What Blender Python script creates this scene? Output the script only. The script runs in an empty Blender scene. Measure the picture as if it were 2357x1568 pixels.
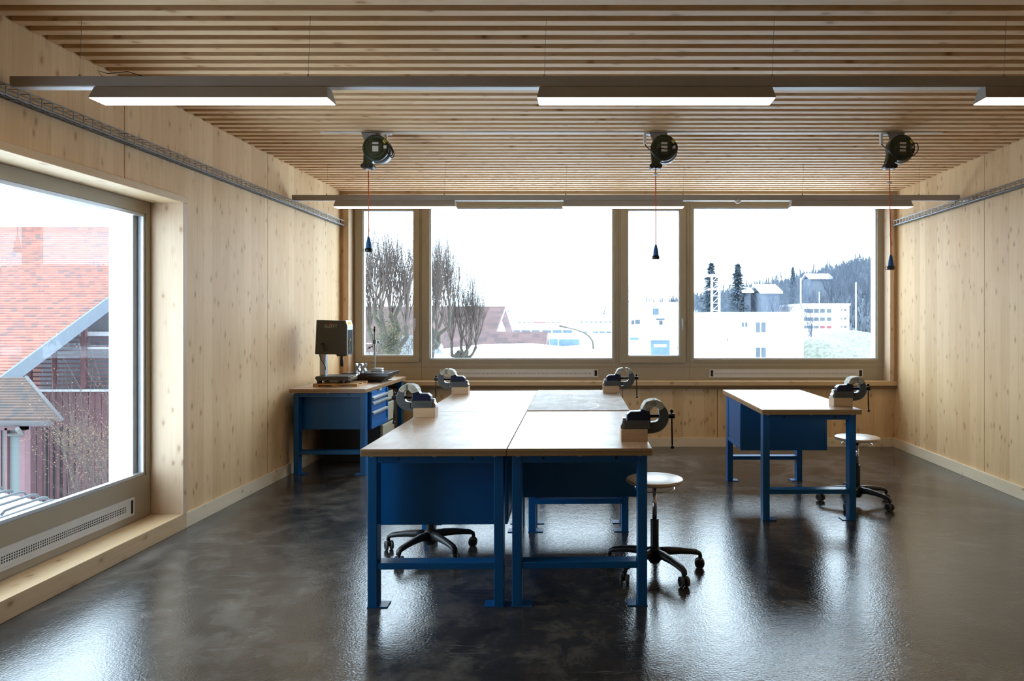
import bpy, bmesh, math, random
from mathutils import Vector, Matrix
R = math.radians
random.seed(7)
sc = bpy.context.scene
col = sc.collection
F, VX, VY, H0 = 1610.0, 1355.0, 737.0, 1.495          # focal length in px, vanishing point, eye height

def P(px, py, D):
    return Vector(((px - VX) / F * D, D, H0 - (py - VY) / F * D))

# ------------------------------------------------------------------ mesh builder
class MB:
    def __init__(s): s.v = []; s.f = []; s.sm = []
    def add(s, vs, fs, smooth=False):
        b = len(s.v); s.v += [tuple(v) for v in vs]
        for f in fs: s.f.append([b + i for i in f]); s.sm.append(smooth)
        return s
    def box(s, x0, x1, y0, y1, z0, z1):
        if x0 > x1: x0, x1 = x1, x0
        if y0 > y1: y0, y1 = y1, y0
        if z0 > z1: z0, z1 = z1, z0
        return s.add([(x0,y0,z0),(x1,y0,z0),(x1,y1,z0),(x0,y1,z0),(x0,y0,z1),(x1,y0,z1),(x1,y1,z1),(x0,y1,z1)],
                     [(0,3,2,1),(4,5,6,7),(0,1,5,4),(1,2,6,5),(2,3,7,6),(3,0,4,7)])
    def hexa(s, pts):   # 8 points, bottom 4 then top 4
        return s.add(pts, [(0,3,2,1),(4,5,6,7),(0,1,5,4),(1,2,6,5),(2,3,7,6),(3,0,4,7)])
    def prism(s, prof, ax, d0, d1, smooth=False):
        # prof: 2D points; ax 'y': (x,z) extruded along y; 'x': (y,z) along x; 'z': (x,y) along z
        def m(a, b, d): return {'y': (a, d, b), 'x': (d, a, b), 'z': (a, b, d)}[ax]
        n = len(prof)
        vs = [m(a, b, d0) for a, b in prof] + [m(a, b, d1) for a, b in prof]
        fs = [tuple(range(n))[::-1], tuple(range(n, 2*n))]
        s.add(vs, fs)
        return s.add(vs, [(i, (i+1) % n, n+(i+1) % n, n+i) for i in range(n)], smooth)
    def tube(s, pts, r, seg=8, caps=True, smooth=True):
        pts = [Vector(p) for p in pts]
        rs = r if isinstance(r, (list, tuple)) else [r]*len(pts)
        n = len(pts); vs = []; prev = None
        for i, p in enumerate(pts):
            t = (pts[min(i+1, n-1)] - pts[max(i-1, 0)])
            t = t.normalized() if t.length > 1e-9 else Vector((0,0,1))
            if prev is None:
                a = Vector((0,0,1)) if abs(t.z) < .9 else Vector((1,0,0))
                u = t.cross(a).normalized()
            else:
                u = (prev - t*prev.dot(t))
                u = u.normalized() if u.length > 1e-6 else t.orthogonal().normalized()
            prev = u; w = t.cross(u)
            for k in range(seg):
                a = 2*math.pi*k/seg
                vs.append(p + (u*math.cos(a) + w*math.sin(a))*rs[i])
        fs = []
        for i in range(n-1):
            for k in range(seg):
                k2 = (k+1) % seg
                fs.append((i*seg+k, i*seg+k2, (i+1)*seg+k2, (i+1)*seg+k))
        s.add(vs, fs, smooth)
        if caps:
            s.add(vs[:seg], [tuple(range(seg))[::-1]]); s.add(vs[-seg:], [tuple(range(seg))])
        return s
    def cyl(s, p0, p1, r0, r1=None, seg=20):
        return s.tube([p0, p1], [r0, r0 if r1 is None else r1], seg)
    def lathe(s, prof, c=(0,0,0), seg=32, smooth=True):   # (r,z) about a vertical axis at c
        vs = []; n = len(prof)
        for r, z in prof:
            for k in range(seg):
                a = 2*math.pi*k/seg
                vs.append((c[0]+r*math.cos(a), c[1]+r*math.sin(a), c[2]+z))
        fs = [(i*seg+k, i*seg+(k+1) % seg, (i+1)*seg+(k+1) % seg, (i+1)*seg+k) for i in range(n-1) for k in range(seg)]
        s.add(vs, fs, smooth)
        if prof[0][0] > 1e-6: s.add(vs[:seg], [tuple(range(seg))[::-1]])
        if prof[-1][0] > 1e-6: s.add(vs[-seg:], [tuple(range(seg))])
        return s
    def ball(s, c, r, sx=1, sz=1):
        prof = [(max(1e-5, r*math.sin(math.pi*i/8)), -r*sz*math.cos(math.pi*i/8)) for i in range(9)]
        return s.lathe(prof, c, 14)
    def torus(s, c, R0, r, axis='z', seg=40, arc=1.0, start=0.0):
        pts = []
        n = seg if arc >= 1 else seg+1
        for k in range(seg+1):
            a = start + 2*math.pi*arc*k/seg
            x, y = R0*math.cos(a), R0*math.sin(a)
            pts.append({'z': (c[0]+x, c[1]+y, c[2]), 'y': (c[0]+x, c[1], c[2]+y), 'x': (c[0], c[1]+x, c[2]+y)}[axis])
        return s.tube(pts, r, 8, caps=arc < 1)
    def build(s, name, mat, parent=None, bevel=0, seg=2, loc=None):
        me = bpy.data.meshes.new(name)
        me.from_pydata(s.v, [], s.f)
        me.polygons.foreach_set('use_smooth', s.sm)
        bm = bmesh.new(); bm.from_mesh(me)
        bmesh.ops.remove_doubles(bm, verts=bm.verts, dist=1e-6)
        bmesh.ops.recalc_face_normals(bm, faces=bm.faces)
        bm.to_mesh(me); bm.free()
        me.materials.append(mat)
        o = bpy.data.objects.new(name, me); col.objects.link(o)
        if parent: o.parent = parent
        if loc: o.location = loc
        if bevel:
            m = o.modifiers.new('bevel', 'BEVEL'); m.width = bevel; m.segments = seg; m.limit_method = 'ANGLE'; m.angle_limit = R(40)
            m.harden_normals = False
        return o

def thing(name, label, cat, loc=(0,0,0), rz=0, group=None, kind=None):
    o = bpy.data.objects.new(name, None); col.objects.link(o)
    o.location = loc; o.rotation_euler = (0, 0, rz); o.empty_display_size = .1
    return tag(o, label, cat, group, kind)
def tag(o, label, cat, group=None, kind=None):
    o['label'] = label; o['category'] = cat
    if group: o['group'] = group
    if kind: o['kind'] = kind
    return o
def lab(o, label): o['label'] = label; return o
def struct(o, label=None, cat=None):
    o['kind'] = 'structure'
    if label: o['label'] = label
    if cat: o['category'] = cat
    return o

# ------------------------------------------------------------------ materials
def nm(name):
    m = bpy.data.materials.new(name); m.use_nodes = True
    nt = m.node_tree; b = nt.nodes['Principled BSDF']
    return m, nt, b
def math_n(nt, op, a, b=None):
    n = nt.nodes.new('ShaderNodeMath'); n.operation = op
    for i, v in enumerate((a, b)):
        if v is None: continue
        if isinstance(v, (int, float)): n.inputs[i].default_value = v
        else: nt.links.new(v, n.inputs[i])
    return n.outputs[0]
def ramp(nt, fac, stops):
    n = nt.nodes.new('ShaderNodeValToRGB'); nt.links.new(fac, n.inputs[0])
    e = n.color_ramp.elements
    while len(e) < len(stops): e.new(.5)
    for i, (p, c) in enumerate(stops):
        e[i].position = p; e[i].color = (*c, 1) if len(c) == 3 else c
    return n.outputs[0]
def mixc(nt, fac, a, b, mode='MIX'):
    n = nt.nodes.new('ShaderNodeMix'); n.data_type = 'RGBA'; n.blend_type = mode
    for sock, v in ((n.inputs[0], fac), (n.inputs[6], a), (n.inputs[7], b)):
        if isinstance(v, (int, float)): sock.default_value = v
        elif isinstance(v, tuple): sock.default_value = (*v, 1) if len(v) == 3 else v
        else: nt.links.new(v, sock)
    return n.outputs[2]
def comb(nt, x, y, z):
    n = nt.nodes.new('ShaderNodeCombineXYZ')
    for i, v in enumerate((x, y, z)):
        if isinstance(v, (int, float)): n.inputs[i].default_value = v
        else: nt.links.new(v, n.inputs[i])
    return n.outputs[0]
def noise(nt, vec, scale, detail=4, rough=.5, dist=0):
    n = nt.nodes.new('ShaderNodeTexNoise'); nt.links.new(vec, n.inputs['Vector'])
    n.inputs['Scale'].default_value = scale; n.inputs['Detail'].default_value = detail
    n.inputs['Roughness'].default_value = rough; n.inputs['Distortion'].default_value = dist
    return n.outputs['Fac']
def bump(nt, b, h, strength, dist):
    n = nt.nodes.new('ShaderNodeBump'); n.inputs['Strength'].default_value = strength; n.inputs['Distance'].default_value = dist
    nt.links.new(h, n.inputs['Height']); nt.links.new(n.outputs[0], b.inputs['Normal'])
def coords(nt):
    t = nt.nodes.new('ShaderNodeTexCoord'); s = nt.nodes.new('ShaderNodeSeparateXYZ')
    nt.links.new(t.outputs['Object'], s.inputs[0])
    return t.outputs['Object'], s.outputs[0], s.outputs[1], s.outputs[2]

def plain(name, c, rough=.5, metal=0, var=0.0, scale=20, spec=None, bmp=0):
    m, nt, b = nm(name)
    b.inputs['Roughness'].default_value = rough; b.inputs['Metallic'].default_value = metal
    if spec is not None: b.inputs['Specular IOR Level'].default_value = spec
    vec, x, y, z = coords(nt)
    n = noise(nt, vec, scale, 4, .6)
    lo = tuple(v*(1-var) for v in c); hi = tuple(min(1, v*(1+var)) for v in c)
    nt.links.new(ramp(nt, n, [(.3, lo), (.7, hi)]), b.inputs['Base Color'])
    if bmp: bump(nt, b, n, bmp, .002)
    return m

def wood(name, grain, ca, cb, strip=.12, knots=1.0, rough=.55, strip_axis=None, seam=.25, kscale=1.0, coat=0, plywood=False, worn=0, var=.5):
    m, nt, b = nm(name)
    vec, x, y, z = coords(nt)
    ax = {'X': x, 'Y': y, 'Z': z}
    g = ax[grain]
    if grain == 'Z': s = math_n(nt, 'ADD', x, y); t = math_n(nt, 'SUBTRACT', x, y)
    elif grain == 'X': s = y; t = z
    else: s = x; t = z
    if strip_axis: s = ax[strip_axis]
    ss = math_n(nt, 'DIVIDE', s, strip)
    idx = math_n(nt, 'FLOOR', ss)
    wn = nt.nodes.new('ShaderNodeTexWhiteNoise'); wn.noise_dimensions = '2D'
    tid = math_n(nt, 'FLOOR', math_n(nt, 'DIVIDE', t, .0095)) if plywood else 3.3
    nt.links.new(comb(nt, idx, tid, 0), wn.inputs['Vector'])
    rnd = wn.outputs['Value']
    off = math_n(nt, 'MULTIPLY', rnd, 37.0)
    gv = comb(nt, math_n(nt, 'MULTIPLY', s, 1.0), t, math_n(nt, 'ADD', math_n(nt, 'MULTIPLY', g, .045), off))
    gr = noise(nt, gv, 60, 5, .6, .6)
    big = noise(nt, comb(nt, s, t, math_n(nt, 'ADD', math_n(nt, 'MULTIPLY', g, .25), off)), 7, 3, .5)
    f = math_n(nt, 'ADD', math_n(nt, 'MULTIPLY', gr, .55), math_n(nt, 'MULTIPLY', big, .45))
    f = math_n(nt, 'ADD', f, math_n(nt, 'MULTIPLY', math_n(nt, 'SUBTRACT', rnd, .5), .35*var))
    c = ramp(nt, f, [(.32, cb), (.5, tuple((a+q)/2 for a, q in zip(ca, cb))), (.66, ca)])
    # seams between strips
    fr = math_n(nt, 'FRACT', ss)
    edge = math_n(nt, 'LESS_THAN', math_n(nt, 'MINIMUM', fr, math_n(nt, 'SUBTRACT', 1.0, fr)), .0015/strip)
    c = mixc(nt, math_n(nt, 'MULTIPLY', edge, seam), c, tuple(v*.45 for v in cb))
    if knots > 0:
        kv = comb(nt, math_n(nt, 'MULTIPLY', s, 9.3*kscale), math_n(nt, 'MULTIPLY', t, 9.3*kscale), math_n(nt, 'ADD', math_n(nt, 'MULTIPLY', g, 6.2*kscale), off))
        dn = noise(nt, vec, 14, 2, .5)
        va = nt.nodes.new('ShaderNodeVectorMath'); va.operation = 'ADD'
        nt.links.new(kv, va.inputs[0]); nt.links.new(comb(nt, math_n(nt, 'MULTIPLY', dn, .25), 0, math_n(nt, 'MULTIPLY', dn, .3)), va.inputs[1])
        vo = nt.nodes.new('ShaderNodeTexVoronoi'); nt.links.new(va.outputs[0], vo.inputs['Vector']); vo.inputs['Scale'].default_value = 1
        k = ramp(nt, vo.outputs['Distance'], [(.0, (1,1,1)), (.08*knots, (.9,.9,.9)), (.13*knots, (.32,.32,.32)), (.26*knots, (0,0,0))])
        c = mixc(nt, math_n(nt, 'MULTIPLY', k, .85), c, tuple(v*w for v, w in zip(cb, (.56, .42, .30))))
    if worn:
        w = noise(nt, comb(nt, math_n(nt,'MULTIPLY',x,1.6), math_n(nt,'MULTIPLY',y,.9), z), 3.2, 6, .7, .8)
        c = mixc(nt, math_n(nt, 'MULTIPLY', ramp(nt, w, [(.42, (0,0,0)), (.66, (1,1,1))]), worn), c, (.72,.66,.60))
        w2 = noise(nt, comb(nt, x, math_n(nt,'MULTIPLY',y,.4), 0), 9, 6, .75, 1.5)
        c = mixc(nt, math_n(nt, 'MULTIPLY', ramp(nt, w2, [(.60, (0,0,0)), (.72, (1,1,1))]), .35), c, (.30,.22,.16))
    if plywood:
        ge = nt.nodes.new('ShaderNodeNewGeometry'); sp = nt.nodes.new('ShaderNodeSeparateXYZ'); nt.links.new(ge.outputs['True Normal'], sp.inputs[0])
        side = math_n(nt, 'LESS_THAN', math_n(nt, 'ABSOLUTE', sp.outputs[2]), .5)
        w2n = nt.nodes.new('ShaderNodeTexWhiteNoise'); w2n.noise_dimensions = '1D'; nt.links.new(math_n(nt, 'FLOOR', math_n(nt, 'DIVIDE', z, .0048)), w2n.inputs['W'])
        ply = ramp(nt, math_n(nt, 'ADD', math_n(nt, 'MULTIPLY', w2n.outputs['Value'], .6), math_n(nt, 'MULTIPLY', gr, .4)), [(.2, (.25,.135,.06)), (.8, (.47,.29,.14))])
        c = mixc(nt, side, c, ply)
    nt.links.new(c, b.inputs['Base Color'])
    b.inputs['Roughness'].default_value = rough
    if worn:
        rr = noise(nt, vec, 6, 5, .6)
        rn = nt.nodes.new('ShaderNodeMapRange'); nt.links.new(rr, rn.inputs[0]); rn.inputs[3].default_value = rough-.12; rn.inputs[4].default_value = rough+.14
        nt.links.new(rn.outputs[0], b.inputs['Roughness'])
    bump(nt, b, gr, .12, .001)
    return m

SP_A, SP_B = (.82, .56, .30), (.69, .435, .205)
M = {}
M['wall_wood'] = wood('spruce_panel', 'Z', SP_A, SP_B, .125, 1.15, .6, seam=.22, var=1.0)
M['slat_wood'] = wood('spruce_slat', 'X', (.83,.56,.32), (.66,.40,.19), .1173, 1.15, .6, seam=0, kscale=.9)
M['trim_x'] = wood('spruce_trim_x', 'X', (.74,.52,.29), (.62,.40,.20), .4, 1.1, .5, seam=0)
M['trim_y'] = wood('spruce_trim_y', 'Y', (.74,.53,.31), (.64,.43,.225), .4, 1.1, .5, seam=0)
M['trim_z'] = wood('spruce_trim_z', 'Z', (.72,.53,.36), (.62,.43,.27), .4, 1.1, .5, seam=0)
M['base_x'] = wood('pale_skirting_x', 'X', (.84,.70,.50), (.78,.62,.42), .5, .8, .5, seam=0)
M['base_y'] = wood('pale_skirting_y', 'Y', (.84,.70,.50), (.78,.62,.42), .5, .8, .5, seam=0)
M['beech'] = wood('beech_worktop', 'Y', (.55,.355,.21), (.43,.26,.145), .045, 0, .34, seam=.12, plywood=True, worn=.42)
M['beech_scuffed'] = wood('beech_scuffed', 'Y', (.36,.28,.22), (.27,.20,.15), .045, 0, .55, seam=.12, plywood=True, worn=.5)
M['block'] = wood('beech_block', 'X', (.62,.42,.25), (.50,.32,.18), .05, 0, .45, seam=.1)
M['pallet'] = wood('pallet_wood', 'X', (.58,.34,.14), (.44,.24,.09), .08, .8, .6)
M['seat'] = wood('seat_beech', 'X', (.70,.50,.33), (.60,.41,.26), .06, 0, .30, seam=.05)
M['blue'] = plain('blue_paint', (.002,.105,.31), .36, 0, .05, 3)
M['blue_light'] = plain('blue_drawer_paint', (.003,.135,.42), .36, 0, .04, 3)
M['navy'] = plain('navy_vise_paint', (.003,.006,.028), .35, 0, .25, 30)
M['vise_grey'] = plain('grey_vise_paint', (.075,.078,.075), .4, 0, .12, 25)
M['worn'] = plain('worn_jaw_metal', (.40,.36,.28), .55, .1, .45, 45, bmp=.4)
M['black_steel'] = plain('black_steel', (.015,.013,.015), .3, .3, .2, 20)
M['black_plastic'] = plain('black_plastic', (.014,.014,.015), .42, 0, .15, 20)
M['rubber'] = plain('grey_rubber', (.10,.095,.09), .6, 0, .1, 20)
M['chrome'] = plain('chrome', (.75,.75,.78), .12, 1, .02, 10)
M['steel'] = plain('brushed_steel', (.36,.36,.37), .28, 1, .1, 40)
M['galv'] = plain('galvanised_steel', (.27,.265,.26), .42, .5, .15, 30)
M['alu'] = plain('anodised_aluminium', (.52,.52,.53), .35, .6, .04, 15)
M['lamp_grey'] = plain('lamp_housing_grey', (.37,.34,.31), .4, .25, .04, 6)
M['taupe'] = plain('taupe_frame_paint', (.37,.305,.215), .45, 0, .03, 4)
M['vent_grey'] = plain('vent_light_grey', (.62,.59,.56), .45, 0, .03, 8)
M['dark_hole'] = plain('vent_hole_black', (.01,.01,.01), .8)
M['white_plastic'] = plain('white_plastic', (.72,.70,.68), .4, 0, .03, 8)
M['white_plaster'] = plain('white_render', (.80,.80,.80), .9, 0, .02, 20)
M['drill_grey'] = plain('drill_dark_grey', (.055,.05,.04), .45, 0, .1, 20)
M['granite'] = plain('dark_granite', (.045,.045,.05), .16, 0, .4, 200)
M['olive'] = plain('olive_reel_enamel', (.028,.034,.014), .3, 0, .2, 15)
M['yellow'] = plain('yellow_sticker', (.65,.55,.03), .5)
M['label_white'] = plain('paper_label', (.60,.55,.48), .6, 0, .25, 300)
M['red'] = plain('red_print', (.6,.04,.02), .5)
M['grey_print'] = plain('grey_print', (.38,.36,.33), .5)
M['orange_cord'] = plain('orange_red_cable', (.75,.09,.015), .5)
M['plug_blue'] = plain('blue_plug', (.015,.10,.30), .4, 0, .1, 30)
M['beige'] = plain('beige_plastic', (.55,.50,.36), .5, 0, .05, 8)
M['cream_box'] = plain('cream_cardboard', (.62,.55,.40), .7, 0, .05, 8)
M['void'] = plain('dark_ceiling_felt', (.03,.022,.015), .9)
M['groove'] = plain('joint_and_shade', (.16,.09,.04), .8)  # dark joint brown, also used for the painted shade below the sill
# outdoors
M['snow'] = plain('snow', (.86,.88,.92), .8, 0, .04, .8)
M['grass'] = plain('winter_grass', (.125,.125,.10), .9, 0, .45, 3.5)
M['bark'] = plain('mossy_bark', (.042,.033,.022), .9, 0, .35, 6)
M['twig'] = plain('twig_bark', (.062,.042,.032), .9, 0, .2, 5)
M['moss'] = plain('moss', (.075,.07,.03), .95, 0, .35, 9)
M['ivy'] = plain('ivy', (.04,.055,.028), .9, 0, .4, 5)
M['leaf_tan'] = plain('dry_leaves', (.15,.088,.045), .8, 0, .4, 6)
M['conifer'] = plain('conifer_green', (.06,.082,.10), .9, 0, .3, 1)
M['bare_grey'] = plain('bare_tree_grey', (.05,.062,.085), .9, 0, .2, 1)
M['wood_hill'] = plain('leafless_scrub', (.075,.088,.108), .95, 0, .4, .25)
M['plank_red'] = plain('oxblood_planks', (.095,.040,.042), .6, 0, .12, 3)
M['grey_fascia'] = plain('grey_fascia', (.075,.085,.10), .6, 0, .05, 3)
M['white_wall'] = plain('white_house_render', (.84,.84,.82), .9, 0, .02, 1)
M['pane_dark'] = plain('house_window', (.035,.045,.055), .25, 0, .3, 1.5)
M['hall_glass'] = plain('hall_window_band', (.045,.065,.085), .3, 0, .4, .6)
M['hall_blue'] = plain('hall_blue_door', (.06,.10,.15), .4, 0, .3, .6)
M['red_far'] = plain('red_signboard', (.17,.03,.038), .7)
M['pink_wall'] = plain('pale_render', (.66,.58,.55), .9)
M['pole'] = plain('pale_pole', (.55,.55,.52), .6)
M['lamp_pole'] = plain('lamp_post_brown', (.055,.047,.032), .6)
M['orange'] = plain('orange_truck', (.75,.35,.08), .5)
M['grey_roof'] = plain('grey_sheet_roof', (.22,.22,.24), .6)

def tiles(name, ca, cb, row, wid):
    m, nt, b = nm(name); vec, x, y, z = coords(nt)
    wn = nt.nodes.new('ShaderNodeTexWhiteNoise'); wn.noise_dimensions = '2D'
    r = math_n(nt, 'FLOOR', math_n(nt, 'DIVIDE', z, row))
    c = math_n(nt, 'FLOOR', math_n(nt, 'ADD', math_n(nt, 'DIVIDE', x, wid), math_n(nt, 'MULTIPLY', r, .5)))
    nt.links.new(comb(nt, c, r, 0), wn.inputs['Vector'])
    n = noise(nt, vec, .7, 3, .5)
    f = math_n(nt, 'ADD', math_n(nt, 'MULTIPLY', wn.outputs['Value'], .6), math_n(nt, 'MULTIPLY', n, .4))
    nt.links.new(ramp(nt, f, [(.15, cb), (.45, ca), (.85, tuple(min(1, v*1.2) for v in ca))]), b.inputs['Base Color'])
    b.inputs['Roughness'].default_value = .85
    return m
M['tile_red'] = tiles('red_clay_tiles', (.19,.072,.050), (.10,.062,.056), .085, .2)
M['tile_brown'] = tiles('weathered_brown_tiles', (.062,.036,.026), (.034,.031,.031), .09, .18)
M['tile_pink'] = tiles('faded_clay_tiles', (.15,.098,.092), (.11,.085,.085), .16, .3)

# floor: polished dark screed, cloudy, fine orange-peel, scratches
def floor_mat():
    m, nt, b = nm('polished_dark_screed'); vec, x, y, z = coords(nt)
    a = noise(nt, vec, 1.1, 8, .65, 1.2); c2 = noise(nt, vec, 5.5, 8, .7, .6)
    f = math_n(nt, 'ADD', math_n(nt, 'MULTIPLY', a, .55), math_n(nt, 'MULTIPLY', c2, .45))
    c = ramp(nt, f, [(.36, (.017,.0155,.0145)), (.48, (.042,.037,.033)), (.64, (.13,.115,.10))])
    # pale scratches: thin lines in stretched, warped noise, gated
    mp = nt.nodes.new('ShaderNodeMapping'); nt.links.new(vec, mp.inputs[0]); mp.inputs['Rotation'].default_value = (0,0,R(24)); mp.inputs['Scale'].default_value = (1.0,7.0,1)
    sn = noise(nt, mp.outputs[0], 1.9, 2, .4, .4)
    d = math_n(nt, 'ABSOLUTE', math_n(nt, 'SUBTRACT', sn, .5))
    gate = ramp(nt, noise(nt, vec, 2.6, 3, .6), [(.52, (0,0,0)), (.60, (1,1,1))])
    sc1 = math_n(nt, 'MULTIPLY', ramp(nt, d, [(0, (1,1,1)), (.009, (0,0,0))]), gate)
    c = mixc(nt, math_n(nt, 'MULTIPLY', sc1, .45), c, (.22,.21,.20))
    nt.links.new(c, b.inputs['Base Color'])
    rr = nt.nodes.new('ShaderNodeMapRange'); nt.links.new(c2, rr.inputs[0]); rr.inputs[1].default_value = .3; rr.inputs[2].default_value = .7
    rr.inputs[3].default_value = .06; rr.inputs[4].default_value = .14
    nt.links.new(rr.outputs[0], b.inputs['Roughness'])
    b.inputs['IOR'].default_value = 1.58
    h = math_n(nt, 'ADD', noise(nt, vec, 80, 3, .6), math_n(nt, 'MULTIPLY', noise(nt, vec, 14, 3, .5), .7))
    bump(nt, b, h, 1.0, .0012)
    return m
M['floor'] = floor_mat()

def emis(name, c, s):
    m = bpy.data.materials.new(name); m.use_nodes = True; nt = m.node_tree; nt.nodes.clear()
    e = nt.nodes.new('ShaderNodeEmission'); o = nt.nodes.new('ShaderNodeOutputMaterial')
    e.inputs[0].default_value = (*c, 1); e.inputs[1].default_value = s; nt.links.new(e.outputs[0], o.inputs[0]); return m
M['lamp_on'] = emis('lit_lamp_diffuser', (1, .90, .70), 6)
M['screen'] = emis('yellow_display', (1, .85, .25), .9)

def glass_mat():
    m = bpy.data.materials.new('window_glass'); m.use_nodes = True; nt = m.node_tree; nt.nodes.clear()
    t = nt.nodes.new('ShaderNodeBsdfTransparent'); t.inputs[0].default_value = (.97,.98,.98,1)
    g = nt.nodes.new('ShaderNodeBsdfGlossy'); g.inputs['Roughness'].default_value = 0
    fr = nt.nodes.new('ShaderNodeFresnel'); fr.inputs[0].default_value = 1.35
    mx = nt.nodes.new('ShaderNodeMixShader'); o = nt.nodes.new('ShaderNodeOutputMaterial')
    ge = nt.nodes.new('ShaderNodeNewGeometry')
    nt.links.new(math_n(nt, 'MULTIPLY', fr.outputs[0], math_n(nt, 'SUBTRACT', 1.0, ge.outputs['Backfacing'])), mx.inputs[0]); nt.links.new(t.outputs[0], mx.inputs[1]); nt.links.new(g.outputs[0], mx.inputs[2]); nt.links.new(mx.outputs[0], o.inputs[0])
    return m
M['glass'] = glass_mat()

# ------------------------------------------------------------------ room shell
XL, XR, YB, YF, ZC = -2.91, 3.615, 8.26, -2.6, 3.0
YW = 8.37                      # plane of the back window frames
WY0, WY1, WZ0, WZ1 = 2.45, 4.984, .111, 2.33   # opening in the left wall
def wx(px): return (px - VX)/F*YW
def wz(py): return H0 - (py - VY)/F*YW

struct(MB().box(XL-.3, XR+.2, YF-.1, YB+.2, -.2, 0).build('floor', M['floor']), 'glossy near-black polished screed floor with pale scratches', 'floor')
s = MB()
k = -52
while True:
    yc = 3.43 + k*.1173
    if yc > YB-.06: break
    if yc > YF+.05: s.box(XL+.004, XR-.004, yc-.029, yc+.029, ZC, ZC+.07)
    k += 1
cl = s.build('ceiling', M['slat_wood'], bevel=.002, seg=1)
struct(cl, 'ceiling of parallel spruce slats running across the room', 'ceiling')
bk = MB().box(XL-.3, XR+.2, YF-.1, YW+.4, ZC+.13, ZC+.3).build('ceiling_felt', M['void'], cl)
MBj = MB()
for xb in (-2.6, -1.2, .2, 1.6, 3.2): MBj.box(xb-.03, xb+.03, YF, YB, ZC+.07, ZC+.13)
MBj.build('batten', M['slat_wood'], cl)

def panel_wall(name, axis, pos, out, spans, joints, label):
    """boards with real 4 mm joints; spans = rectangles (a0,a1,z0,z1) on the wall plane"""
    m = MB(); g = MB()
    for a0, a1, z0, z1 in spans:
        cuts = [a0] + [j for j in joints if a0 < j < a1] + [a1]
        for c0, c1 in zip(cuts[:-1], cuts[1:]):
            e0 = c0 + (.0035 if c0 != a0 else 0); e1 = c1 - (.0035 if c1 != a1 else 0)
            if axis == 'x': m.box(pos, pos+out*.03, e0, e1, z0, z1)
            else: m.box(e0, e1, pos, pos+out*.03, z0, z1)
        if axis == 'x': g.box(pos+out*.03, pos+out*.06, a0, a1, z0, z1)
        else: g.box(a0, a1, pos+out*.03, pos+out*.06, z0, z1)
    o = m.build(name, M['wall_wood']); struct(o, label, 'wall')
    g.build('wall_backing', M['groove'], o)
    return o
ZT = ZC+.13
jl = [4.385-1.95*i for i in range(4)][::-1] + [6.34]
wl = panel_wall('wall_left', 'x', XL, -1, [(YF, WY0-.006, 0, ZT), (WY1+.006, YB+.1, 0, ZT), (WY0-.006, WY1+.006, WZ1+.006, ZT)], jl, 'left wall of pale knotty spruce panels')
wr = panel_wall('wall_right', 'x', XR, 1, [(YF, YB+.1, 0, ZT)], [6.39-1.95*i for i in range(5)][::-1], 'right wall of pale knotty spruce panels')
wb = panel_wall('wall_back', 'y', YB, 1, [(XL, XR, 0, .735)], [-1.55, .4, 1.52, 2.5], 'low spruce wall under the window band')
wf = panel_wall('wall_front', 'y', YF, -1, [(XL, XR, 0, ZT)], [-1.4, .6, 2.5], 'spruce wall behind the viewpoint')
# solid outer walls (white render outside)
o = MB()
o.box(-3.20, -3.384, YF-.2, WY0-.02, -.6, 3.5).box(-3.20, -3.384, WY1-.05, 8.75, -.6, 3.5).box(-3.20, -3.384, WY0-.02, WY1-.05, 2.30, 3.5).box(-3.20, -3.384, WY0-.02, WY1-.05, -.6, .25)
o.box(-2.98, -3.20, YF-.2, WY0-.06, -.6, 3.5).box(-2.98, -3.20, WY1+.06, 8.75, -.6, 3.5).box(-3.125,-3.20,WY0-.06,WY1+.06,2.335,3.5).box(-3.125,-3.20,WY0-.06,WY1+.06,-.6,.108)
struct(o.build('wall_left_outer', M['white_plaster']), 'white rendered outer face of the wall around the left window', 'wall')
o = MB()
o.box(-3.38, -2.79, 8.47, 8.75, -.6, 3.5).box(3.53, 4.0, 8.47, 8.75, -.6, 3.5).box(-2.79, 3.53, 8.47, 8.75, -.6, .95).box(-2.79, 3.53, 8.47, 8.75, 2.87, 3.5)
struct(o.build('wall_back_outer', M['white_plaster']), 'white rendered outer face around the back window band', 'wall')
struct(MB().box(-3.4, 4.0, YF-.3, 8.75, 3.32, 3.5).build('roof_slab', M['white_plaster']), 'roof slab over the room', 'roof')
struct(MB().box(XR+.06, XR+.35, YF-.2, 8.75, -.6, 3.5).box(-3.1, XR+.3, YF-.35, YF-.06, -.6, 3.5).build('wall_right_outer', M['white_plaster']), 'outer skin behind the right wall', 'wall')

# skirtings
b1 = MB().box(XL, XL+.018, 5.03, YB-.018, 0, .107).build('baseboard_left', M['base_y'], bevel=.002)
b2 = MB().box(XL, XL+.018, YF, WY0-.05, 0, .107).build('baseboard_left_near', M['base_y'])
b3 = MB().box(XR-.018, XR, YF, YB-.018, 0, .107).build('baseboard_right', M['base_y'], bevel=.002)
b4 = MB().box(XL, XR, YB-.018, YB, 0, .107).build('baseboard_back', M['base_x'], bevel=.002)
for b_, t_ in ((b1, 'pale wooden skirting along the left wall'), (b2, 'pale skirting before the left window'), (b3, 'pale wooden skirting along the right wall'), (b4, 'pale wooden skirting under the back windows')): struct(b_, t_, 'skirting')

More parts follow.
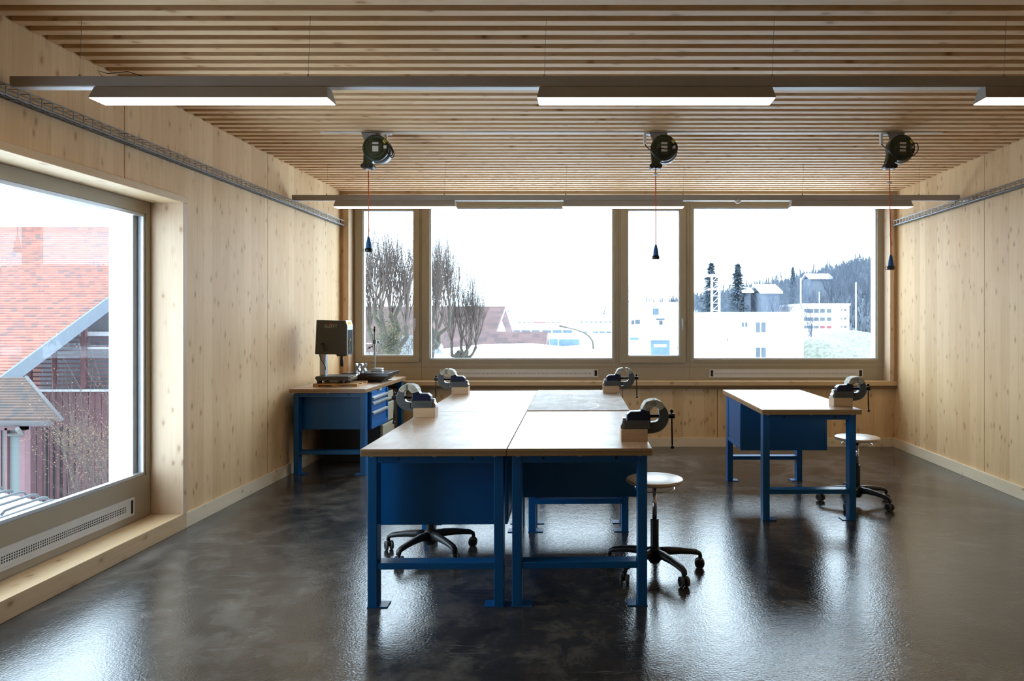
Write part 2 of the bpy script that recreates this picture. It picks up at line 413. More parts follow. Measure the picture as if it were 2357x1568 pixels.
# left window: jambs, casing, step sill
struct(MB().box(XL+.022, XL-.21, WY1, WY1+.05, WZ0, WZ1).build('trim_1', M['trim_z'], bevel=.002), 'knotty wooden jamb beside the left window', 'trim')
struct(MB().box(XL+.03, XL-.21, WY0-.05, WY1+.05, WZ1, WZ1+.048).build('trim_2', M['trim_y'], bevel=.003), 'wooden head casing above the left window', 'trim')
struct(MB().box(XL+.02, XL-.21, WY0-.05, 5.03, 0, WZ0).build('trim_3', M['trim_y'], bevel=.003), 'low wooden step under the left window', 'trim')
struct(MB().box(XL+.022, XL-.21, WY0-.05, WY0, WZ0, WZ1).build('trim_4', M['trim_z'], bevel=.002), 'wooden jamb at the near end of the left window', 'trim')
XF = -3.12
w = MB()
w.box(XF, XF-.07, WY0, WY1, WZ0, .404).box(XF, XF-.07, WY0, WY1, 2.245, WZ1).box(XF, XF-.07, 4.934, WY1, .404, 2.245).box(XF, XF-.07, WY0, WY0+.05, .404, 2.245)
w5 = struct(w.build('window_5', M['taupe'], bevel=.002), 'big fixed window with taupe frame in the left wall', 'window')
g = MB()
a0, a1, c0, c1 = WY0+.05, 4.934, .404, 2.245
g.box(XF-.008, XF-.045, a0, a1, c0, c0+.022).box(XF-.008, XF-.045, a0, a1, c1-.022, c1).box(XF-.008, XF-.045, a1-.022, a1, c0+.022, c1-.022).box(XF-.008, XF-.045, a0, a0+.022, c0+.022, c1-.022)
lab(g.build('glazing_bead', M['alu'], w5), 'light metal glazing bead')
MB().box(XF-.030, XF-.036, a0+.02, a1-.02, c0+.02, c1-.02).build('glass_pane', M['glass'], w5)
g = MB()
g.box(-3.17, -3.20, 4.865, 4.93, .33, 2.27).box(-3.21, -3.235, 4.90, 4.93, .32, 2.27).box(-3.17, -3.235, WY0, WY0+.05, .32, 2.27).box(-3.17, -3.24, WY0, 4.9, 2.225, 2.30)
lab(g.build('blind_guide_rail', M['alu'], w5), 'aluminium blind guide outside the glass')
lab(MB().hexa([(-3.42,WY0,.25),(-3.17,WY0,.30),(-3.17,4.93,.30),(-3.42,4.93,.25),(-3.42,WY0,.265),(-3.17,WY0,.35),(-3.17,4.93,.35),(-3.42,4.93,.265)]).build('outer_sill', M['alu'], w5), 'metal sill outside')
def vent_x(px0, px1, py0, py1, label):
    x0, x1, z0, z1 = wx(px0), wx(px1), wz(py1), wz(py0)
    t = thing('vent_grille', label, 'vent', ((x0+x1)/2, YW, z0))
    hw, h = (x1-x0)/2, z1-z0
    m = MB().box(-hw, hw, -.010, 0, 0, .012).box(-hw, hw, -.010, 0, h-.012, h).box(-hw, -hw+.012, -.010, 0, .012, h-.012).box(hw-.012, hw, -.010, 0, .012, h-.012)
    m.build('frame', M['vent_grey'], t)
    pl = MB().box(-hw+.045, hw-.045, -.0075, 0, .012, h-.012).build('perforated_strip', M['vent_grey'], t)
    q = MB(); n = int((2*hw-.14)/.016)
    for i in range(n):
        xx = -hw+.07+i*.016
        for zz in (.036, .047): q.box(xx, xx+.006, -.0079, -.0070, h/2-.012+zz-.036, h/2-.012+zz-.036+.006)
    h_ = q.build('vent_holes', M['dark_hole'], pl)
    for sx in (-1, 1):
        lab(MB().box(sx*(hw-.016), sx*(hw-.042), -.0085, 0, .014, h-.014).build('end_slot', M['dark_hole'], t), 'black slot')
    return t
vent_x(1013, 1377, 850, 868, 'long pale ventilation grille on taupe panel below the widest window, behind the far vises')
vent_x(1633, 1986, 850, 869, 'long pale ventilation grille under the far right window, above the lone bench')
# left-wall vent (long, two to three rows of square holes)
t = thing('vent_grille', 'silver perforated ventilation strip below the big left window', 'vent', (XF, 3.63, .162))
L2 = 1.157
MB().box(0, .012, -L2, L2, 0, .014).box(0, .012, -L2, L2, .106, .122).box(0, .012, L2-.012, L2, .014, .106).box(0, .012, -L2, -L2+.012, .014, .106).build('frame', M['vent_grey'], t)
pl = MB().box(0, .008, -L2+.03, L2-.03, .014, .106).build('perforated_strip', M['vent_grey'], t)
q = MB()
for i in range(int((2*L2-.12)/.0165)):
    yy = -L2+.06+i*.0165
    for j in range(3): q.box(.0076, .0085, yy, yy+.0085, .040+j*.0145, .0485+j*.0145)
q.build('vent_holes', M['dark_hole'], pl)
lab(MB().box(0, .010, L2-.028, L2-.013, .016, .104).build('end_slot', M['dark_hole'], t), 'black slot')

# back window band
TOPF = 2.974
hs = [(820, 964, 480, 828), (989, 1411, 478, 827), (1433, 1575, 480, 830), (1596, 2019, 478, 827)]
w = MB()
xs = [wx(814)] + [v for h in hs for v in (wx(h[0]), wx(h[1]))] + [wx(2034)]
zb = .777
for i in range(0, len(xs), 2): w.box(xs[i], xs[i+1], YW, YW+.08, zb, TOPF)
for h in hs: w.box(wx(h[0]), wx(h[1]), YW, YW+.08, zb, wz(h[3])); w.box(wx(h[0]), wx(h[1]), YW, YW+.08, wz(h[2]), TOPF)
fr = struct(w.build('trim_5', M['taupe'], bevel=.002), 'taupe painted frame panel of the back window band', 'window frame')
gj = MB()
for px in (970.5, 1423.5, 1587): gj.box(wx(px)-.0015, wx(px)+.0015, YW-.0006, YW, zb, TOPF)
gj.box(wx(814), wx(2034), YW-.0006, YW, wz(845)-.0015, wz(845)+.0015)
gj.build('joint_line', M['groove'], fr)
def fixed(n, h, label):
    x0, x1, z1, z0 = wx(h[0]), wx(h[1]), wz(h[2]), wz(h[3])
    e = .034; m = MB()
    m.box(x0-e, x0, YW-.006, YW+.02, z0-e, z1+e).box(x1, x1+e, YW-.006, YW+.02, z0-e, z1+e).box(x0, x1, YW-.006, YW+.02, z0-e, z0).box(x0, x1, YW-.006, YW+.02, z1, z1+e)
    o = struct(m.build('window_%d' % n, M['taupe'], bevel=.002), label, 'window')
    m = MB(); e = .012
    m.box(x0, x0+e, YW+.022, YW+.06, z0, z1).box(x1-e, x1, YW+.022, YW+.06, z0, z1).box(x0+e, x1-e, YW+.022, YW+.06, z0, z0+e).box(x0+e, x1-e, YW+.022, YW+.06, z1-e, z1)
    lab(m.build('glazing_bead', M['alu'], o), 'light metal glazing bead')
    MB().box(x0+e, x1-e, YW+.040, YW+.046, z0+e, z1-e).build('glass_pane', M['glass'], o)
def casement(n, outer, inner, hx, label):
    x0, x1, z1, z0 = wx(outer[0]), wx(outer[1]), wz(outer[2]), wz(outer[3])
    a0, a1, c1, c0 = wx(inner[0]), wx(inner[1]), wz(inner[2]), wz(inner[3])
    m = MB().box(x0, a0, YW-.022, YW+.03, z0, z1).box(a1, x1, YW-.022, YW+.03, z0, z1).box(a0, a1, YW-.022, YW+.03, z0, c0).box(a0, a1, YW-.022, YW+.03, c1, z1)
    o = struct(m.build('window_%d' % n, M['taupe'], bevel=.003), label, 'window')
    m = MB(); e = .010
    m.box(a0, a0+e, YW-.004, YW+.05, c0, c1).box(a1-e, a1, YW-.004, YW+.05, c0, c1).box(a0+e, a1-e, YW-.004, YW+.05, c0, c0+e).box(a0+e, a1-e, YW-.004, YW+.05, c1-e, c1)
    lab(m.build('glazing_bead', M['alu'], o), 'light metal glazing bead')
    MB().box(a0+e, a1-e, YW+.010, YW+.016, c0+e, c1-e).build('glass_pane', M['glass'], o)
    X = wx(hx); m = MB().box(X-.014, X+.014, YW-.030, YW-.022, wz(752), wz(733)).cyl((X, YW-.03, wz(738)), (X, YW-.058, wz(738)), .009, seg=12)
    m.box(X-.011, X+.009, YW-.068, YW-.056, wz(760), wz(735))
    lab(m.build('window_handle', M['alu'], o, bevel=.002), 'silver lever handle')
casement(1, (818, 966, 476, 833), (836, 953, 484, 819), 956.5, 'narrow casement window with silver handle beside the drill')
fixed(2, hs[1], 'wide fixed pane looking onto the snowy town')
casement(3, (1429, 1578, 476, 835), (1445, 1564, 484, 820), 1571, 'narrow casement window between the two wide panes')
fixed(4, hs[3], 'wide fixed pane looking onto the wooded hill')
# wood lining of the band
struct(MB().box(XL, XR, 8.19, YW, .727, .777).build('trim_6', M['trim_x'], bevel=.003), 'long wooden window sill below the back windows', 'sill')
struct(MB().box(XL, XR, 8.19, 8.225, .690, .727).build('trim_7', M['groove']), 'dark strip coloured as the shade under the sill', 'trim')  # solid strip, the recess shade below the sill is put into its colour
struct(MB().box(-2.875, wx(814), 8.19, YW+.02, .777, TOPF).box(XL, -2.875, 8.215, YW+.02, .777, TOPF).build('trim_8', M['trim_z'], bevel=.002), 'wooden lining left of the back windows', 'trim')
struct(MB().box(wx(2034), 3.576, 8.19, YW+.02, .777, TOPF).box(3.576, XR, 8.215, YW+.02, .777, TOPF).build('trim_9', M['trim_z'], bevel=.002), 'wooden lining right of the back windows', 'trim')
struct(MB().box(XL, XR, 8.20, YW+.02, TOPF, ZC+.13).build('trim_10', M['trim_x']), 'wooden head board above the back windows', 'trim')
struct(MB().box(XL-.02, wx(814), YW+.02, 8.47, 0, ZT).box(wx(2034), XR+.02, YW+.02, 8.47, 0, ZT).box(wx(814), wx(2034), YW+.03, 8.47, 0, .90).build('trim_11', M['groove']), 'wall core behind the window frames', 'trim')
g = MB()
for x in (3.475, ): g.box(x, x+.05, 8.50, 8.56, .93, 2.9).box(x+.02, x+.05, 8.60, 8.64, .93, 2.9)
for x in (-2.79, ): g.box(x, x+.035, 8.50, 8.56, .93, 2.9)
struct(g.build('trim_12', M['alu']), 'aluminium blind guides outside the back windows', 'trim')

# ------------------------------------------------------------------ benches
def bench(label, loc, rz, W, L, H, draw, cend, cab_bot=.392, cab_off=.19, cab_len=.52, group='blue workbenches with beech tops', label_tag=False, leg_in=.02, top='beech'):
    t = thing('workbench', label, 'workbench', loc, rz, group)
    hw, hl = W/2, L/2
    MB().box(-hw, hw, -hl, hl, H-.038, H).build('worktop', M[top], t, bevel=.0025)
    zt = H-.038
    for sx in (-1, 1):
        for sy in (-1, 1):
            xa = sx*(hw-leg_in); xb = sx*(hw-leg_in-.05); ya = sy*(hl-.055); yb = sy*(hl-.135)
            lg = MB().box(xa, xb, ya, yb, .005, zt).build('leg', M['blue'], t, bevel=.003)
            MB().box(xa+sx*.003, xb-sx*.052, ya, yb-sy*.005, 0, .006).build('foot_plate', M['blue'], lg, bevel=.001)
    for sy in (-1, 1):
        ya = sy*(hl-.057); yb = sy*(hl-.130)
        ap = MB().box(-hw+leg_in+.05, hw-leg_in-.05, ya, yb, .752, zt).build('apron_rail', M['blue'], t, bevel=.002)
        for xx in (-.19, .19): MB().cyl((xx, ya+sy*.0005, .775), (xx, ya-sy*.004, .775), .0065, seg=14).build('bolt_hole', M['dark_hole'], ap)
        st = MB().box(-hw+leg_in+.05, hw-leg_in-.05, ya, yb-sy*.01, .198, .233).build('stretcher', M['blue'], t, bevel=.003)
        if sy < 0:
            for xx, yy in ((-.22,.03), (.02,.055), (.25,.03)): MB().cyl((xx, ya-sy*yy, .2325), (xx, ya-sy*yy, .2336), .0035, seg=8).build('screw_hole', M['dark_hole'], st)
            MB().cyl((-.03, ya-sy*.002, .215), (-.03, ya+sy*.0006, .215), .003, seg=8).build('screw_hole', M['dark_hole'], st)
        for xx in (-.32, 0, .31):
            m = MB().cyl((xx, sy*(hl-.028), zt-.006), (xx, sy*(hl-.028), zt), .011, .014, 14)
            lab(m.build('clip', M['white_plastic'], t), 'white clip under the top')
    # drawer cabinet hung under one end
    y1 = cend*(hl-cab_off); y0 = cend*(hl-cab_off-cab_len)
    ya, yb = min(y0, y1), max(y0, y1)
    cx = hw-.012
    cb = MB().box(-cx, cx, ya, yb, cab_bot, zt-.001).build('drawer_cabinet', M['blue'], t, bevel=.002)
    # recessed back face rim
    bx = -draw*cx
    m = MB().box(bx, bx-draw*.003, ya+.012, yb-.012, cab_bot+.012, cab_bot+.03).box(bx, bx-draw*.003, ya+.012, ya+.028, cab_bot+.03, zt-.03).box(bx, bx-draw*.003, yb-.028, yb-.012, cab_bot+.03, zt-.03)
    m.build('rim', M['blue'], cb)
    fx = draw*cx
    tot = zt-cab_bot; zs = [cab_bot+.045, cab_bot+.045+tot*.36, cab_bot+.045+tot*.62, cab_bot+.045+tot*.76]
    for i in range(3):
        z0, z1 = zs[i], zs[i+1]-.006
        MB().box(fx, fx+draw*.012, ya+.03, yb-.03, z0, z1).build('drawer_front', M['blue_light'], cb, bevel=.002)
        zz = z1-.006
        m = MB().prism([(fx+draw*.008, zz), (fx+draw*.034, zz-.010), (fx+draw*.034, zz-.030), (fx+draw*.008, zz-.038)], 'y', ya+.03, yb-.03)
        lab(m.build('drawer_handle', M['alu'], cb, bevel=.002), 'silver bar handle')
    m = MB().box(fx, fx+draw*.022, ya, yb, cab_bot, cab_bot+.045).box(fx, fx+draw*.022, ya, ya+.026, cab_bot+.045, zt-.01).box(fx, fx+draw*.022, yb-.026, yb, cab_bot+.045, zt-.01)
    m.box(fx, fx+draw*.006, ya+.026, yb-.026, zs[3], zt-.01)
    m.build('cabinet_frame', M['blue_light'], cb, bevel=.002)
    q = MB().box(fx+draw*.006, fx+draw*.009, (ya+yb)/2-.03, (ya+yb)/2+.03, zs[3]+.02, zs[3]+.055)
    lab(q.build('lock_plate', M['drill_grey'], cb), 'dark lock plate')
    q = MB().box(fx+draw*.006, fx+draw*.009, (ya+yb)/2+.035, (ya+yb)/2+.095, zs[3]+.022, zs[3]+.055)
    lab(q.build('name_plate', M['label_white'], cb), 'small pale plate')
    return t

TH = R(1.1); O = Vector((-1.1667, 3.571, 0))
def cl_pt(u, v, z=0): return Vector((O.x + u*math.cos(TH) - v*math.sin(TH), O.y + u*math.sin(TH) + v*math.cos(TH), z))
WB, LB, HB = .745, 1.475, .835
bench('blue workbench front left of the central group of four, a wheeled stool under it', cl_pt(.3725, .7375), TH, WB, LB, HB, -1, -1)
bench('blue workbench front right of the central group, its vise hanging over the wheeled stool', cl_pt(1.1215, .7375), TH, WB, LB, HB, 1, 1)
bench('blue workbench back left of the central group, behind the front left one', cl_pt(.3725, 2.2175), TH, WB, LB, HB, -1, -1)
bench('blue workbench back right of the central group, curved chalk line on its top', cl_pt(1.1215, 2.2175), TH, WB, LB, HB+.006, 1, -1, top='beech_scuffed')
TS = R(.4)
bench('lone blue workbench standing apart near the right wall', (1.279+.3675-.005, 5.154+.7375, 0), TS, .735, LB, HB, 1, 1)
bench('blue workbench against the left wall carrying the drill press', (-2.499, 7.433, 0), 0, .73, 1.5, HB, 1, -1, cab_bot=.425, cab_off=.165, cab_len=.56)
# chalk arc on the back right bench
arc = MB()
c0 = cl_pt(.748+.30, 1.48+.28)
pts = [c0 + Vector((.23*math.cos(a), .26*math.sin(a), HB+.0064)) for a in [R(-70+10*i) for i in range(13)]]
for p, q_ in zip(pts[:-1], pts[1:]):
    d = (q_-p).normalized(); n_ = Vector((-d.y, d.x, 0))*.0055
    arc.add([p-n_, q_-n_, q_+n_, p+n_], [(0,1,2,3)])
tag(arc.build('chalk_line', M['white_plastic']), 'white curved chalk line drawn on the back right benchtop', 'chalk line')

# ------------------------------------------------------------------ vises
def vise(label, loc, rz, gap=0.0, pads=True):
    t = thing('bench_vise', label, 'vise', loc, rz, 'grey and navy bench vises')
    K = .0002245
    def q(pts, dx=0): return [((a-630)*K+dx, .063+(960-b)*K) for a, b in pts]
    lab(MB().box(-.073, .072, -.06, .06, 0, .063).build('riser_block', M['block'], t, bevel=.002), 'wooden riser block')
    sl = MB().prism(q([(380,745),(1040,745),(1040,775),(1025,790),(1025,900),(1040,915),(1040,960),(380,960)]), 'y', -.036, .036).build('slide_body', M['vise_grey'], t, bevel=.003)
    sl2 = MB().box((1040-630)*K-.02, (1040-630)*K+.03+gap, -.024, .024, .063+15*K, .063+160*K)
    sl2.build('guide_bar', M['vise_grey'], t, bevel=.002)
    m = MB().prism(q([(310,960),(300,880),(345,800),(345,745),(384,745),(384,960)]), 'y', -.032, .032)
    m.box((345-630)*K, (440-630)*K, -.02, .02, .063+(960-738)*K, .063+(960-700)*K)
    lab(m.build('end_cap', M['steel'], t, bevel=.003), 'bright metal end cap')
    MB().prism(q([(450,745),(450,612),(545,532),(780,528),(812,462),(880,420),(985,480),(1012,520),(1022,620),(1035,745)]), 'y', -.034, .034).build('fixed_jaw', M['navy'], t, bevel=.005, seg=3)
    lab(MB().prism(q([(812,470),(850,375),(912,292),(1005,255),(1112,236),(1128,300),(1122,400),(1062,452),(1006,512),(930,500)]), 'y', -.052, .052).build('jaw_plate', M['worn'], t, bevel=.003), 'worn bare metal jaw')
    g = gap
    lab(MB().prism(q([(1120,236),(1200,242),(1300,300),(1378,388),(1345,460),(1250,495),(1200,440),(1142,412),(1136,300)], g), 'y', -.052, .052).build('jaw_plate', M['worn'], t, bevel=.003), 'worn bare metal jaw')
    C = [(1372,392),(1425,462),(1462,545),(1480,640),(1478,735),(1450,830),(1395,915),(1320,985),(1225,1035),(1110,1062),(962,1078),(955,975),(1040,968),(1046,802),(1150,792),(1205,768),(1236,715),(1246,640),(1243,560),(1238,488),(1330,455)]
    MB().prism(q(C, g), 'y', -.028, .028, True).build('moving_jaw', M['vise_grey'], t, bevel=.004, seg=3)
    zs_ = .063+(960-660)*K
    MB().cyl(((1000-630)*K, 0, zs_), ((1500-630)*K+g, 0, zs_), .0092, seg=20).build('screw', M['black_steel'], t)
    hx = (1565-630)*K+g
    MB().cyl(((1478-630)*K+g, 0, zs_), ((1640-630)*K+g, 0, zs_), .0135, seg=20).build('screw_head', M['black_steel'], t, bevel=.002)
    m = MB().cyl((hx, 0, .063+(960-545)*K), (hx+.004, 0, .063+(960-1415)*K), .0048, seg=12)
    m.ball((hx, 0, .063+(960-535)*K), .0105).ball((hx+.0045, 0, .063+(960-1425)*K), .0105)
    MBh = m.build('handle_bar', M['black_steel'], t)
    # cast lettering on the slide body, both sides
    for side in (-1, 1):
        cu = bpy.data.curves.new('lettering', 'FONT'); cu.body = 'GRESSEL'; cu.size = .027; cu.extrude = .0007; cu.align_x = 'CENTER'; cu.space_character = 1.1
        tmp = bpy.data.objects.new('tmp', cu); col.objects.link(tmp)
        me = bpy.data.meshes.new_from_object(tmp.evaluated_get(bpy.context.evaluated_depsgraph_get()))
        bpy.data.objects.remove(tmp)
        me.materials.clear(); me.materials.append(M['vise_grey'])
        lo = bpy.data.objects.new('cast_lettering', me); col.objects.link(lo); lo.parent = sl
        lo.location = (.0, side*.0364, .075); lo.rotation_euler = (R(90), 0, 0 if side < 0 else R(180))
    return t
def on_bench(u, v): return cl_pt(u, v, HB)
vise('closed bench vise at the front right corner of the central benches', on_bench(1.494-.074, .2+.06), TH, 0)
vise('bench vise at the left edge of the central benches, nearer of the two there', on_bench(.074, 1.475-.2-.055), TH+math.pi, .004)
vise('bench vise at the left edge of the central benches, farther of the two there', on_bench(.074, 2.955-.2-.06), TH+math.pi, .012)
vise('bench vise with open jaws at the far right corner of the central benches', on_bench(1.494-.074, 2.955-.17-.06)+Vector((0,0,.006)), TH, .022)
vise('closed bench vise on the lone bench near the right wall', (1.95, 5.345+.065, HB), TS+R(-1), 0)

# ------------------------------------------------------------------ stools
def stool(label, x, y, a0, seat_z, rs=.17, r=.28, ring=True):
    t = thing('swivel_stool', label, 'stool', (x, y, 0), 0, 'round wooden swivel stools on castors')
    MB().lathe([(1e-4, seat_z-.022), (rs-.008, seat_z-.022), (rs-.001, seat_z-.016), (rs, seat_z-.008), (rs-.003, seat_z-.002), (rs-.009, seat_z), (1e-4, seat_z)], seg=56).build('seat', M['seat'], t)
    m = MB().cyl((0,0,seat_z-.05), (0,0,seat_z-.022), .03, .045, 20); m.build('seat_plate', M['black_plastic'], t)
    m = MB().torus((0,0,seat_z-.058), .118, .0042)
    for a in (20, 140, 260): m.tube([(.03*math.cos(R(a)), .03*math.sin(R(a)), seat_z-.036), (.08*math.cos(R(a)), .08*math.sin(R(a)), seat_z-.04), (.118*math.cos(R(a)), .118*math.sin(R(a)), seat_z-.058)], .003, 6)
    lab(m.build('release_ring', M['chrome'], t), 'chrome release ring')
    zm = .315
    lab(MB().cyl((0,0,zm-.02), (0,0,seat_z-.04), .0135, seg=20).build('gas_piston', M['chrome'], t), 'chrome piston')
    MB().lathe([(.022,.07), (.0245,.13), (.0245,zm-.006), (.022,zm)], seg=24).build('column', M['black_plastic'], t)
    m = MB().lathe([(.028,.055), (.042,.075), (.044,.11), (.036,.14), (.026,.15)], seg=24)
    hub = m.build('hub', M['black_plastic'], t)
    for i in range(5):
        a = R(a0+72*i); ca, sa = math.cos(a), math.sin(a)
        def pt(d, z, off=0): return (ca*d - sa*off, sa*d + ca*off, z)
        # arched leg, flattened tube
        cs = [(.03,.110,.028,.032),(.09,.118,.025,.025),(.16,.114,.023,.021),(.22,.106,.022,.018),(.262,.098,.021,.017),(.283,.088,.020,.016),(.290,.066,.017,.015)]
        vs = []; n = 10
        for d, z, w_, h_ in cs:
            for k in range(n):
                b = 2*math.pi*k/n
                vs.append(pt(d + (h_*math.sin(b)*.6 if z < .09 else 0), z + h_*math.sin(b)*(.5 if z < .09 else 1), w_*math.cos(b)))
        fs = [(j*n+k, j*n+(k+1) % n, (j+1)*n+(k+1) % n, (j+1)*n+k) for j in range(len(cs)-1) for k in range(n)]
        mm = MB(); mm.add(vs, fs, True); mm.add(vs[-n:], [tuple(range(n))]); mm.add(vs[:n], [tuple(range(n))[::-1]])
        leg = mm.build('leg', M['black_plastic'], t)
        # twin-wheel castor
        b = a + R([70, 100, 40, 120, 80][i]); wa = Vector((math.cos(b), math.sin(b), 0))
        c = Vector(pt(.283, .0305)); mm = MB()
        mm.cyl(c-wa*.008+Vector((0,0,.012)), c+wa*.008+Vector((0,0,.012)), .020, seg=18); mm.cyl(c+Vector((0,0,.02)), c+Vector((0,0,.06)), .008, seg=10)
        lab(mm.build('castor', M['black_plastic'], leg), 'black castor body')
        mm = MB()
        for s_ in (-1, 1): mm.cyl(c+wa*s_*.009, c+wa*s_*.025, .0302, .0285, 24)
        lab(mm.build('wheel', M['rubber'], leg), 'grey rimmed wheel')
        mm = MB()
        for s_ in (-1, 1): mm.cyl(c+wa*s_*.0245, c+wa*s_*.0265, .0215, .020, 20)
        mm.build('wheel_cap', M['black_plastic'], leg)
    return t
stool('round wooden stool beside the front right leg of the central benches', .392, 4.16, 12, .555)
stool('stool mostly hidden beneath the front left bench, only its black base showing', -1.02, 4.5, 26, .53)
stool('round white-lit stool behind the lone bench near the right wall', 2.187, 5.70, 18, .545, .178)

# ------------------------------------------------------------------ lamps
def profile_lamp(label, Y, right_end, wires, sensor=None):
    t = thing('pendant_light_rail', label, 'light', (0, Y, 0), 0, 'long suspended light rails')
    z0, z1, hw = 2.650, 2.703, .031
    MB().box(-2.865, right_end, -hw, hw, z0+.002, z1).build('rail', M['lamp_grey'], t, bevel=.002)
    lab(MB().box(-2.860, right_end-.005, -hw+.006, hw-.006, z0, z0+.002).build('rail_underside', M['white_plastic'], t), 'pale strip under the rail')
    for x0 in (-2.456, -.255, 1.948):
        x1 = x0+1.175; zb_ = 2.588; wb_ = .060
        if x0 > right_end: continue
        m = MB().hexa([(x0,-wb_,zb_),(x1,-wb_,zb_),(x1,wb_,zb_),(x0,wb_,zb_),(x0+.012,-hw-.003,z0),(x1-.012,-hw-.003,z0),(x1-.012,hw+.003,z0),(x0+.012,hw+.003,z0)])
        sh = m.build('lamp_shade', M['lamp_grey'], t, bevel=.0015)
        lab(MB().box(x0+.004, x1-.004, -wb_+.004, wb_-.004, zb_-.003, zb_).build('diffuser', M['lamp_on'], sh), 'lit white diffuser')
    for x in wires:
        wv = MB().cyl((x, 0, z1), (x+.012, .0, ZC+.03), .0011, seg=6).build('suspension_wire', M['galv'], t)
        MB().cyl((x, 0, z1-.001), (x, 0, z1+.018), .009, .003, 10).build('wire_clamp', M['galv'], wv)
    if sensor is not None:
        lab(MB().ball((sensor, -.005, z0-.002), .030, sz=.8).build('motion_sensor', M['white_plastic'], t), 'white motion sensor dome')
    return t
WX = (-2.54, -1.40, -.222, .915, 2.072, 3.2)
t1 = profile_lamp('suspended light rail above the near end of the central benches, cable reels hanging behind it', 3.49, 3.585, WX)
t2 = profile_lamp('farther suspended light rail hanging in front of the window band', 6.78, 3.585, WX, 1.444)
MB().tube([(-2.42,0,2.703), (-2.45,.0,2.74), (-2.40,0,2.725), (-2.30,0,2.735), (-2.2,0,2.705)], .0022, 6).build('power_cable', M['black_plastic'], t1)
MB().tube([(3.58,0,2.69), (3.592,.02,2.68), (3.597,.1,2.64), (3.58,.15,2.62)], .004, 6).build('power_cable', M['black_plastic'], t2)

# ------------------------------------------------------------------ cable trays
def tray(label, sx, x_wall, y0, y1):
    t = thing('cable_tray', label, 'cable tray', (x_wall-sx*.003, 0, 2.60), 0, 'galvanised cable trays along the side walls')
    d = -sx            # direction into the room
    xo = d*.055
    m = MB()
    for zz in (-.004, .048): m.box(xo-.002, xo+.002, y0, y1, zz, zz+.007)
    n = int((y1-y0)/.075)
    for i in range(n+1): m.box(xo-.0015, xo+.0015, y0+i*.075-.004, y0+i*.075+.004, 0, .05)
    m.build('side_ladder', M['galv'], t)
    m = MB()
    for xx in (.0, .026, .048): m.box(d*xx, d*(xx+.007), y0, y1, -.006, -.003)
    for i in range(n+1): m.box(0, xo, y0+i*.075-.011, y0+i*.075+.011, -.006, -.003)
    m.build('slotted_base', M['galv'], t)
    m = MB().box(0, d*.003, y0, y1, -.006, .006).box(0, d*.003, y0, y1, .044, .05)
    for i in range(n+1): m.box(0, d*.05, y0+i*.075-.002, y0+i*.075+.002, .048, .051)
    m.build('back_plate', M['galv'], t)
    m = MB()
    for xx, zz, rr in ((.02, .006, .006), (.034, .006, .005), (.026, .015, .0045)): m.tube([(d*xx, y0, zz), (d*xx, y1, zz)], rr, 8)
    lab(m.build('cable_run', M['rubber'], t), 'grey cables lying in the tray')
    return t
tl = tray('metal cable tray with ladder openings high on the left wall', -1, XL, YF+.1, 8.19)
tr = tray('metal cable tray with ladder openings high on the right wall', 1, XR, YF+.1, 8.19)
m = MB()
for i in range(6): m.box(-.0585, -.057, 6.86+i*.072-.55, 6.90+i*.072-.55, .014, .034)
lab(m.build('glint_plate', M['chrome'], tr), 'chrome plates added for the bright shine in the tray')  # plates added to imitate dashes of light shining in the tray

